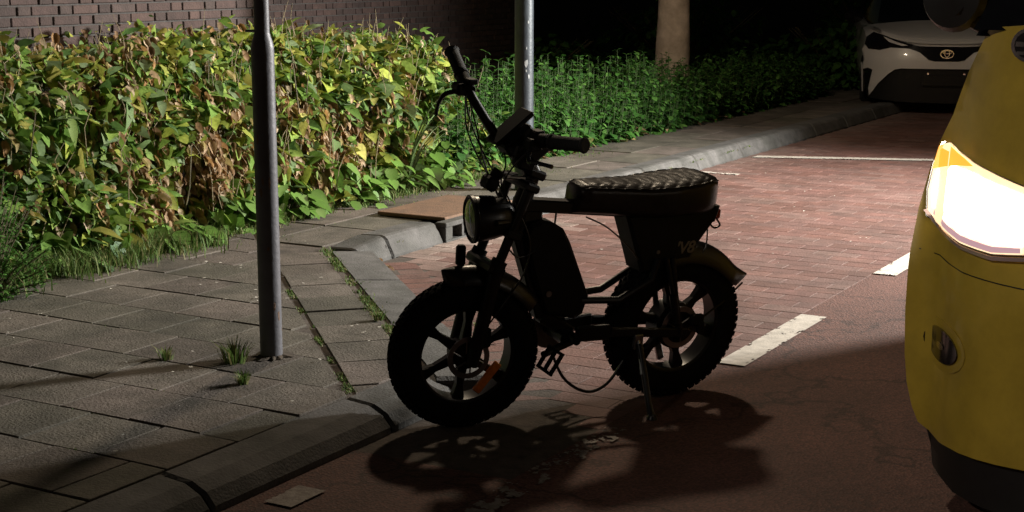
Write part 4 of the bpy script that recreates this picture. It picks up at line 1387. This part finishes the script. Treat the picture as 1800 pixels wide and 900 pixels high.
# text x runs backwards along the bike (-u), y up, normal +lat
Mt = Matrix(((-1, 0, 0, 0.055), (0, 0, 1, 0.0625), (0, 1, 0, 0.610), (0, 0, 0, 1)))
text_mesh("'V8", 0.066, "lettering", "b_letter", sbo, Mt)
mb = MB(); mb.tube([(0.135, 0.062, 0.625), (0.135, 0.067, 0.625)], 0.008, 12); mb.build("screw", "b_steel", sbo, smooth=True)
# seat: loft with a diamond quilted top
def seat():
    mb = MB(); n = 84; mring = 72; P = []
    for i in range(n + 1):
        f = i / n
        u = 0.492 - 0.630 * f
        hw = 0.070 + 0.062 * min(1, (f / 0.62)) ** 1.1
        endr = max(0.0, (f - 0.70) / 0.30); hw *= math.sqrt(max(0.0, 1 - endr ** 2.3)) if endr < 1 else 0.0
        if f < 0.06: hw *= 0.80 + 0.20 * math.sqrt(f / 0.06)
        hw = max(hw, 0.012)
        ztop = 0.905 + 0.012 * math.sin(f * PI * 0.9 + 2.4) + 0.028 * max(0, f - 0.45) / 0.55 - 0.10 * max(0, f - 0.88) ** 1.4 * 6
        if f < 0.05: ztop -= 0.012 * (1 - f / 0.05)
        zbot = 0.800 - 0.040 * min(1, f / 0.5) + 0.02 * max(0, f - 0.85)
        zm = ztop - 0.036
        ush = 0
        row = []
        for j in range(mring):
            t = 2 * PI * j / mring
            c_, s_ = math.cos(t), math.sin(t)
            y = hw * math.copysign(abs(c_) ** 0.55, c_)
            if s_ >= 0: z = zm + (ztop - zm) * abs(s_) ** 0.75
            else:
                z = zm - (zm - zbot) * abs(s_) ** 0.45
                y *= 1 - 0.10 * abs(s_)
            fade = max(0.0, min(1.0, (s_ - 0.30) / 0.2)) * (1 if 0.05 < f < 0.95 else 0)
            if fade > 0:
                p = (u + y) / 0.060; q = (u - y) / 0.060
                g_ = min(abs(p - round(p)), abs(q - round(q)))
                z -= 0.0028 * fade * max(0, 1 - g_ / 0.26) ** 1.5
                z += 0.0
            uu = u + (0.022 if s_ < -0.1 and f < 0.2 else 0) * (1 - f / 0.2) * abs(s_)
            row.append(Vector((uu, y, z)))
        P.append(row)
    mb.grid(P, close_v=True)
    mb.f.append(tuple(range(mring))[::-1]); mb.f.append(tuple(n * mring + j for j in range(mring)))
    o = mb.build("seat", "b_leather", bike, smooth=True, angle=80)
    # piping round the upper edge
    mb = MB()
    for s_ in (1, -1):
        pts = []
        for i in range(2, n - 1):
            r = P[i]; j = 7 if s_ > 0 else mring // 2 - 7
            pts.append(r[j] + Vector((0, 0.002 * s_, 0.001)))
        mb.tube(pts, 0.0035, 6)
    mb.build("piping", "b_leather", o, smooth=True)
    return o
seat()
mb = MB(); mb.box((-0.150, 0.0, 0.745), (0.035, 0.075, 0.040), None, 0.008)
tl = mb.build("tail_lamp", "red_lens", bike)
mb = MB(); mb.box((-0.128, 0.0, 0.745), (0.018, 0.09, 0.055), None, 0.005); mb.build("lamp_holder", "b_plastic", tl)
mb = MB(); mb.tube(smoothpts([Vector((-0.15, 0.03, 0.725)), Vector((-0.165, 0.035, 0.70)), Vector((-0.14, 0.03, 0.69)), Vector((-0.12, 0.02, 0.715))]), 0.004, 7)
mb.build("cable_loop", "b_cable", tl, smooth=True)

# ================================================================== CARS
def panel(poly, surf, off, depth, name, m, parent, step=0.06, smooth=True):
    """poly in (y,z); surf(y,z)->x ; a skin of that outline lying on the surface, with an edge turned inwards"""
    bm = bmesh.new()
    vs = [bm.verts.new((0, y, z)) for y, z in poly]
    bm.faces.new(vs)
    ys = [p[0] for p in poly]; zs = [p[1] for p in poly]
    y = min(ys) + step * 0.5
    while y < max(ys):
        bmesh.ops.bisect_plane(bm, geom=bm.verts[:] + bm.edges[:] + bm.faces[:], plane_co=(0, y, 0), plane_no=(0, 1, 0)); y += step
    z = min(zs) + step * 0.5
    while z < max(zs):
        bmesh.ops.bisect_plane(bm, geom=bm.verts[:] + bm.edges[:] + bm.faces[:], plane_co=(0, 0, z), plane_no=(0, 0, 1)); z += step
    bmesh.ops.triangulate(bm, faces=[f for f in bm.faces if len(f.verts) > 4])
    bnd = [e for e in bm.edges if e.is_boundary]
    r = bmesh.ops.extrude_edge_only(bm, edges=bnd)
    ev = {v for v in r["geom"] if isinstance(v, bmesh.types.BMVert)}
    for v in bm.verts:
        v.co.x = surf(v.co.y, v.co.z) + off - (depth if v in ev else 0)
    bmesh.ops.recalc_face_normals(bm, faces=bm.faces)
    for f in bm.faces: f.smooth = smooth
    for e in bm.edges:
        if len(e.link_faces) == 2 and e.calc_face_angle(0) > rad(40): e.smooth = False
    me = bpy.data.meshes.new(name); bm.to_mesh(me); bm.free()
    me.materials.append(MATS[m])
    return link_mesh(name, me, parent)
def mir(poly): return [(-y, z) for y, z in poly][::-1]
def road_wheel(parent, x, y, r, wdt, M="car_tyre"):
    s_ = 1 if y > 0 else -1
    mb = MB(); mb.lathe([(r * 0.62, -wdt / 2), (r * 0.9, -wdt / 2), (r, -wdt / 2 + 0.03), (r, wdt / 2 - 0.03), (r * 0.9, wdt / 2), (r * 0.62, wdt / 2)], 40, 'y', closed=True)
    wh = mb.build("wheel", M, parent, smooth=True, angle=40); wh.location = (x, y, r)
    mb = MB(); mb.lathe([(r * 0.64, s_ * wdt * 0.3), (r * 0.5, s_ * wdt * 0.2), (r * 0.15, s_ * wdt * 0.35), (0, s_ * wdt * 0.35)], 30, 'y')
    mb.build("rim", "b_steel", wh, smooth=True)
    return wh
def shell(parent, name, m, stations, ring):
    """stations: list of (x, halfwidth, zbot, zbelt, zroof, roof_halfwidth)"""
    mb = MB(); P = []
    for (x, hw, zb, zm, zt, rh) in stations:
        pts = [(hw * 0.93, zb), (hw, zb + (zm - zb) * 0.35), (hw, zb + (zm - zb) * 0.7), (hw * 0.975, zm), (rh, zm + (zt - zm) * 0.9), (rh * 0.85, zt)]
        row = [Vector((x, y, z)) for y, z in pts] + [Vector((x, -y, z)) for y, z in pts[::-1]]
        P.append(row)
    mb.grid(P, close_v=True)
    nv = len(P[0]); n = len(P)
    mb.f.append(tuple(range(nv))[::-1]); mb.f.append(tuple((n - 1) * nv + j for j in range(nv)))
    return mb.build(name, m, parent, smooth=True, angle=40)

# ---------------- yellow van, close on the right, headlamp lit
VA, VB = 4.45, -0.30
vrot = math.atan2(-KD.y, -KD.x)
van = empty("yellow_van", W(VA, VB, 0), "yellow van at the right edge with its headlamp glaring white", "van", rotz=vrot)
HWV = 0.93
def vs_(y, z):
    q = min(abs(y) / HWV, 1.0)
    g = 0.08 * q * q + 0.30 * q ** 6 + max(0, z - 0.75) * 0.25
    return -g
left_edge = [(-0.963, 0.232), (-0.985, 0.28), (-1.006, 0.36), (-1.017, 0.456), (-1.022, 0.60), (-1.018, 0.792), (-1.006, 0.93), (-0.985, 1.05), (-0.962, 1.14), (-0.925, 1.24), (-0.875, 1.36), (-0.803, 1.506)]
bot_edge = [(0.0, 0.245), (-0.30, 0.238), (-0.557, 0.232), (-0.72, 0.222), (-0.863, 0.212), (-0.92, 0.214)]
half = bot_edge + left_edge + [(-0.684, 1.516), (-0.35, 1.545), (0.0, 1.555)]
full = half + mir(half)[1:-1]
# head lamp opening is covered by the lamp unit, which stands slightly proud
panel(full, vs_, 0.0, 0.10, "front_body", "yellow_paint", van, step=0.07)
hl_o = [(-0.978, 0.905), (-0.985, 0.99), (-0.975, 1.07), (-0.955, 1.138), (-0.93, 1.145), (-0.80, 1.105), (-0.66, 1.070), (-0.52, 1.035), (-0.47, 0.99), (-0.52, 0.91), (-0.60, 0.865), (-0.70, 0.852), (-0.82, 0.858), (-0.92, 0.875)]
def shrink(P, k):
    cx = sum(p[0] for p in P) / len(P); cz = sum(p[1] for p in P) / len(P)
    return [(cx + (y - cx) * k, cz + (z - cz) * k) for y, z in P]
for s_ in (0, 1):
    P = hl_o if s_ == 0 else mir(hl_o)
    hb = panel(P, vs_, 0.012, 0.05, "headlamp", "chrome", van, step=0.05)
    lens_on = shrink(hl_o, 0.965)
    panel(lens_on if s_ == 0 else mir(lens_on), vs_, 0.020, 0.006, "lens", "lamp_cover" if s_ == 0 else "lens_glass", hb, step=0.05)
    core = [(-0.955, 0.935), (-0.962, 0.99), (-0.955, 1.05), (-0.93, 1.085), (-0.80, 1.075), (-0.66, 1.045), (-0.54, 1.015), (-0.50, 0.985), (-0.54, 0.925), (-0.61, 0.893), (-0.70, 0.885), (-0.82, 0.892), (-0.91, 0.908)]
    panel(core if s_ == 0 else mir(core), vs_, 0.023, 0.004, "bulb_reflector", "lamp_on" if s_ == 0 else "chrome", hb, step=0.05)
    lowb = [(-0.952, 0.915), (-0.91, 0.886), (-0.82, 0.868), (-0.70, 0.861), (-0.61, 0.873), (-0.612, 0.887), (-0.70, 0.878), (-0.82, 0.886), (-0.905, 0.902), (-0.95, 0.928)]
    panel(lowb if s_ == 0 else mir(lowb), vs_, 0.025, 0.004, "lamp_skirt", "lamp_band" if s_ == 0 else "chrome", hb, step=0.05)
    ind = [(-0.972, 1.055), (-0.957, 1.128), (-0.93, 1.137), (-0.84, 1.112), (-0.80, 1.095), (-0.86, 1.085)]
    panel(ind if s_ == 0 else mir(ind), vs_, 0.027, 0.006, "indicator", "indicator_on" if s_ == 0 else "orange_reflector", hb, step=0.04)
    rim_ = [(-0.985, 0.925), (-0.93, 0.868), (-0.82, 0.846), (-0.70, 0.838), (-0.60, 0.850), (-0.53, 0.89), (-0.535, 0.897), (-0.602, 0.860), (-0.70, 0.849), (-0.82, 0.856), (-0.925, 0.879), (-0.975, 0.930)]
    panel(rim_ if s_ == 0 else mir(rim_), vs_, 0.022, 0.01, "lamp_trim", "lamp_trim", hb, step=0.05)
    # round fog lamp in a shallow dish
    cy, cz = (-0.878, 0.522) if s_ == 0 else (0.878, 0.522)
    dish = [(cy + 0.108 * math.cos(t * PI / 10), cz + 0.080 * math.sin(t * PI / 10)) for t in range(20)]
    panel(dish, vs_, 0.0025, 0.004, "fog_bezel", "yellow_paint", van, step=0.04)
    circ = [(cy + 0.078 * math.cos(t * PI / 12), cz + 0.052 * math.sin(t * PI / 12)) for t in range(24)]
    fg = panel(circ, vs_, 0.014, 0.03, "fog_lamp", "car_gloss_black", van, step=0.02)
    inner = shrink(circ, 0.22)
    panel(inner, vs_, 0.019, 0.006, "reflector_bowl", "chrome", fg, step=0.02)
    # badge-like chrome oval high on the nose
    cy, cz = (-0.655, 1.462) if s_ == 0 else (0.655, 1.462)
    ov = [(cy + 0.062 * math.cos(t * PI / 12), cz + 0.050 * math.sin(t * PI / 12)) for t in range(24)]
    bd = panel(ov, vs_, 0.010, 0.02, "marker_badge", "chrome", van, step=0.03)
    panel(shrink(ov, 0.80), vs_, 0.014, 0.004, "badge_field", "car_gloss_black", bd, step=0.03)
    bar_ = [(cy - 0.045, cz - 0.006), (cy + 0.045, cz - 0.006), (cy + 0.045, cz + 0.008), (cy - 0.045, cz + 0.008)]
    panel(bar_, vs_, 0.018, 0.004, "badge_bar", "chrome", bd, step=0.03)
    bar_ = [(cy - 0.038, cz - 0.030), (cy + 0.038, cz - 0.030), (cy + 0.038, cz - 0.020), (cy - 0.038, cz - 0.020)]
    panel(bar_, vs_, 0.018, 0.004, "badge_bar", "chrome", bd, step=0.03)
# grille, lower intake and valance
gr_ = [(-0.42, 0.86), (0.42, 0.86), (0.46, 0.98), (0.40, 1.03), (-0.40, 1.03), (-0.46, 0.98)]
gp = panel(gr_, vs_, 0.008, 0.04, "grille", "car_black", van)
for k in range(3):
    z = 0.89 + k * 0.045
    panel([(-0.41, z), (0.41, z), (0.41, z + 0.012), (-0.41, z + 0.012)], vs_, 0.016, 0.01, "grille_bar", "chrome", gp)
panel([(-0.55, 0.33), (0.55, 0.33), (0.50, 0.46), (-0.50, 0.46)], vs_, 0.006, 0.03, "lower_intake", "car_black", van)
panel([(-0.34, 0.55), (0.34, 0.55), (0.34, 0.66), (-0.34, 0.66)], vs_, 0.01, 0.02, "number_plate", "car_black", van)
# shut lines
def seam(pts, wd=0.006):
    P = [(y, z) for y, z in pts] + [(y, z + wd) for y, z in pts[::-1]]
    return panel(P, vs_, 0.0012, 0.002, "shut_line", "car_black", van, step=0.05)
seam([(-0.99, 0.80), (-0.8, 0.775), (-0.5, 0.765), (0.0, 0.76)], 0.003); seam([(0.0, 0.76), (0.5, 0.765), (0.8, 0.775), (0.99, 0.80)], 0.003)
# moulded crease in the bumper
def vs_in(y, z): return vs_(y, z)
val = [(0.0, 0.06), (-0.5, 0.06), (-0.80, 0.07), (-0.905, 0.10), (-0.925, 0.16), (-0.955, 0.235), (-0.90, 0.235), (-0.55, 0.25), (0.0, 0.262)]
panel(val + mir(val)[1:-1], vs_, -0.035, 0.25, "valance", "car_black", van)
# body behind the nose
shell(van, "body", "yellow_paint", [(-0.42, 0.90, 0.20, 1.00, 1.30, 0.80), (-0.7, 0.955, 0.22, 1.05, 1.46, 0.80), (-1.5, 0.965, 0.22, 1.12, 1.90, 0.78), (-3.45, 0.965, 0.22, 1.12, 1.92, 0.80), (-3.6, 0.93, 0.30, 1.1, 1.85, 0.76)], None)
mb = MB()
mb.grid([[Vector((-0.30 - 0.02 * abs(t), t * 0.84, 1.50)) for t in np.linspace(-1, 1, 9)], [Vector((-0.72, t * 0.80, 1.75)) for t in np.linspace(-1, 1, 9)], [Vector((-1.25, t * 0.72, 2.0)) for t in np.linspace(-1, 1, 9)]])
mb.grid([[Vector((-0.36, t * 0.84, 1.48)) for t in np.linspace(-1, 1, 9)], [Vector((-0.80, t * 0.80, 1.73)) for t in np.linspace(-1, 1, 9)], [Vector((-1.33, t * 0.72, 1.96)) for t in np.linspace(-1, 1, 9)]])
mb.build("windscreen", "car_glass", van, smooth=True)
mb = MB(); mb.box((-2.35, 0, 1.965), (2.3, 1.45, 0.09), None, 0.03); mb.build("roof", "yellow_paint", van)
for s_ in (-1, 1):
    mb = MB(); mb.box((-2.1, 0.955 * s_, 1.42), (0.9, 0.03, 0.45), None, 0.004); mb.build("side_window", "car_glass", van)
    mb = MB(); mb.tube(smoothpts([Vector((-0.75, 0.84 * s_, 1.47)), Vector((-0.68, 0.92 * s_, 1.52)), Vector((-0.62, 0.97 * s_, 1.56))]), 0.035, 10)
    arm = mb.build("mirror_arm", "car_black", van, smooth=True)
    mb = MB(); mb.lathe([(0.0, -0.06), (0.075, -0.05), (0.092, 0.0), (0.08, 0.05), (0.0, 0.075)], 24, 'x', center=(-0.66, 0.985 * s_, 1.60), M=Matrix.Diagonal((1, 1.15, 1.35)))
    mb.build("mirror_housing", "car_black", arm, smooth=True)
    for x in (-0.80, -2.9): road_wheel(van, x, 0.85 * s_, 0.32, 0.21)

# ---------------- white car parked further along the bay
CA, CB = 17.75, -4.52
car = empty("white_car", W(CA, CB, 0), "white hatchback with black headlamp band parked at the far end of the bay", "car", rotz=vrot + rad(20))
def cs_(y, z):
    q = abs(y) / 0.9
    g = 0.10 * q * q + 0.26 * q ** 5
    if z > 0.62: g += (z - 0.62) * 0.35 + max(0, z - 0.8) * 0.9
    else: g += (0.62 - z) * 0.12
    return -g
def both(P, off, depth, name, m, parent, step=0.08):
    panel(P, cs_, off, depth, name, m, parent, step)
    panel(mir(P), cs_, off, depth, name, m, parent, step)
# dark lower face
low = [(-0.84, 0.17), (-0.5, 0.14), (0.0, 0.13), (0.5, 0.14), (0.84, 0.17), (0.88, 0.30), (0.90, 0.60), (0.6, 0.72), (-0.6, 0.72), (-0.90, 0.60), (-0.88, 0.30)]
panel(low, cs_, -0.03, 0.12, "lower_grille", "car_black", car)
# white bumper: a band with two fangs
bump = [(-0.90, 0.62), (-0.915, 0.56), (-0.915, 0.50), (-0.86, 0.52), (-0.81, 0.50), (-0.845, 0.28), (-0.835, 0.195), (-0.80, 0.25), (-0.74, 0.35), (-0.64, 0.46), (-0.57, 0.515), (-0.50, 0.53), (0.0, 0.53)]
topb = [(0.0, 0.615), (-0.13, 0.615), (-0.20, 0.63), (-0.30, 0.715), (-0.42, 0.755), (-0.62, 0.762), (-0.74, 0.73), (-0.86, 0.735), (-0.90, 0.78), (-0.93, 0.72)]
bp_ = bump + topb
fullb = [(y, z) for y, z in bp_] 
panel(bp_, cs_, 0.0, 0.08, "bumper", "white_paint", car, step=0.06)
panel(mir(bp_), cs_, 0.0, 0.08, "bumper", "white_paint", car, step=0.06)
edge = [(-0.935, 0.56), (-0.925, 0.58), (-0.912, 0.50), (-0.905, 0.36), (-0.90, 0.235), (-0.912, 0.235), (-0.922, 0.36), (-0.93, 0.48)]
both(edge, 0.0, 0.05, "bumper_blade", "white_paint", car)
fog = [(-0.86, 0.50), (-0.815, 0.49), (-0.85, 0.28), (-0.895, 0.25), (-0.905, 0.42), (-0.90, 0.49)]
both(fog, -0.02, 0.03, "fog_recess", "car_gloss_black", car)
fl = [(-0.875 + 0.016 * math.cos(t * PI / 5), 0.47 + 0.016 * math.sin(t * PI / 5)) for t in range(10)]
both(fl, -0.01, 0.01, "fog_lamp", "chrome", car, step=0.05)
# black band: lamps and centre badge
band = [(0.0, 0.617), (-0.13, 0.618), (-0.198, 0.633), (-0.298, 0.718), (-0.42, 0.757), (-0.62, 0.765), (-0.74, 0.733), (-0.86, 0.738), (-0.90, 0.79), (-0.88, 0.87), (-0.80, 0.93), (-0.70, 0.90), (-0.52, 0.835), (-0.36, 0.80), (-0.22, 0.79), (0.0, 0.792)]
panel(band, cs_, 0.006, 0.05, "lamp_band", "car_gloss_black", car, step=0.06)
panel(mir(band), cs_, 0.006, 0.05, "lamp_band", "car_gloss_black", car, step=0.06)
lam = [(-0.84, 0.765), (-0.72, 0.765), (-0.66, 0.80), (-0.70, 0.86), (-0.79, 0.88), (-0.85, 0.83)]
both(lam, 0.012, 0.01, "headlamp", "car_glass", car)
pr = [(-0.80 + 0.012 * math.cos(t * PI / 5), 0.835 + 0.012 * math.sin(t * PI / 5)) for t in range(10)]
both(pr, 0.018, 0.01, "projector", "chrome", car, step=0.04)
wedge = [(-0.64, 0.825), (-0.50, 0.785), (-0.43, 0.79), (-0.56, 0.83), (-0.66, 0.87), (-0.70, 0.885)]
both(wedge, 0.012, 0.008, "brow", "white_paint", car)
# badge: three nested ovals
mb = MB()
def ring(mb, cy, cz, ry, rz, r=0.008):
    pts = [Vector((cs_(0, 0.70) + 0.02, cy + ry * math.cos(t * PI / 16), cz + rz * math.sin(t * PI / 16))) for t in range(33)]
    mb.tube(pts, r, 6, caps=False)
ring(mb, 0, 0.70, 0.072, 0.048); ring(mb, 0, 0.706, 0.026, 0.040, 0.006); ring(mb, 0, 0.722, 0.050, 0.018, 0.006)
mb.build("badge", "chrome", car, smooth=True)
panel([(-0.26, 0.34), (0.26, 0.34), (0.26, 0.45), (-0.26, 0.45)], cs_, 0.01, 0.02, "number_plate", "car_black", car)
mb = MB()
for y in (-0.2, 0.2): mb.tube([Vector((cs_(0, .47), y, 0.475)), Vector((cs_(0, .47) + .015, y, 0.475))], 0.012, 10)
mb.build("parking_sensor", "chrome", car)
# bonnet
mb = MB(); P = []
for i in range(15):
    f = i / 14
    x0 = -0.02 - 1.05 * f
    hw = 0.70 + 0.14 * f
    row = []
    for j in range(25):
        v = -1 + 2 * j / 24
        z = 0.795 + 0.19 * f ** 0.55 + 0.045 * (1 - v * v) * (0.4 + f) + 0.035 * (1 - abs(v)) * (1 if abs(v) < 0.62 else 0) * 0 + 0.10 * abs(v) ** 3 * (1 - f)
        x = x0 - (0.10 * v * v + 0.32 * abs(v) ** 4) * (1 - f * 0.8)
        row.append(Vector((x, v * hw, z)))
    P.append(row)
mb.grid(P)
Q = [[p - Vector((0, 0, 0.03)) for p in r] for r in P]
mb.grid(Q)
mb.build("bonnet", "white_paint", car, smooth=True)
shell(car, "body", "white_paint", [(-0.42, 0.84, 0.24, 0.70, 0.82, 0.60), (-0.65, 0.895, 0.22, 0.86, 0.93, 0.66), (-1.05, 0.90, 0.22, 0.92, 0.975, 0.70), (-1.95, 0.90, 0.22, 0.96, 0.98, 0.70), (-3.9, 0.90, 0.24, 1.0, 1.02, 0.66), (-4.3, 0.85, 0.30, 0.95, 0.98, 0.62)], None)
shell(car, "cabin_glass", "car_glass", [(-1.12, 0.72, 0.93, 0.97, 1.00, 0.66), (-1.95, 0.80, 0.95, 1.05, 1.49, 0.60), (-3.2, 0.80, 0.96, 1.08, 1.52, 0.58), (-3.9, 0.78, 0.96, 1.05, 1.24, 0.58)], None)
mb = MB(); mb.box((-2.6, 0, 1.525), (1.3, 1.08, 0.05), None, 0.02); mb.build("roof", "car_gloss_black", car)
mb = MB()
mb.grid([[Vector((-1.02 - 0.16 * t * t, t * 0.72, 1.02)) for t in np.linspace(-1, 1, 11)], [Vector((-1.5 - 0.14 * t * t, t * 0.66, 1.30)) for t in np.linspace(-1, 1, 11)], [Vector((-1.95 - 0.10 * t * t, t * 0.58, 1.52)) for t in np.linspace(-1, 1, 11)]])
mb.build("windscreen", "car_glass", car, smooth=True)
for s_ in (-1, 1):
    mb = MB(); mb.lathe([(0.0, -0.07), (0.07, -0.05), (0.09, 0.0), (0.0, 0.08)], 20, 'x', center=(-1.35, 1.0 * s_, 1.08), M=Matrix.Diagonal((1, 1.3, 0.9)))
    mb.build("door_mirror", "car_gloss_black", car, smooth=True)
    for x in (-0.85, -3.45): road_wheel(car, x, 0.80 * s_, 0.33, 0.21)
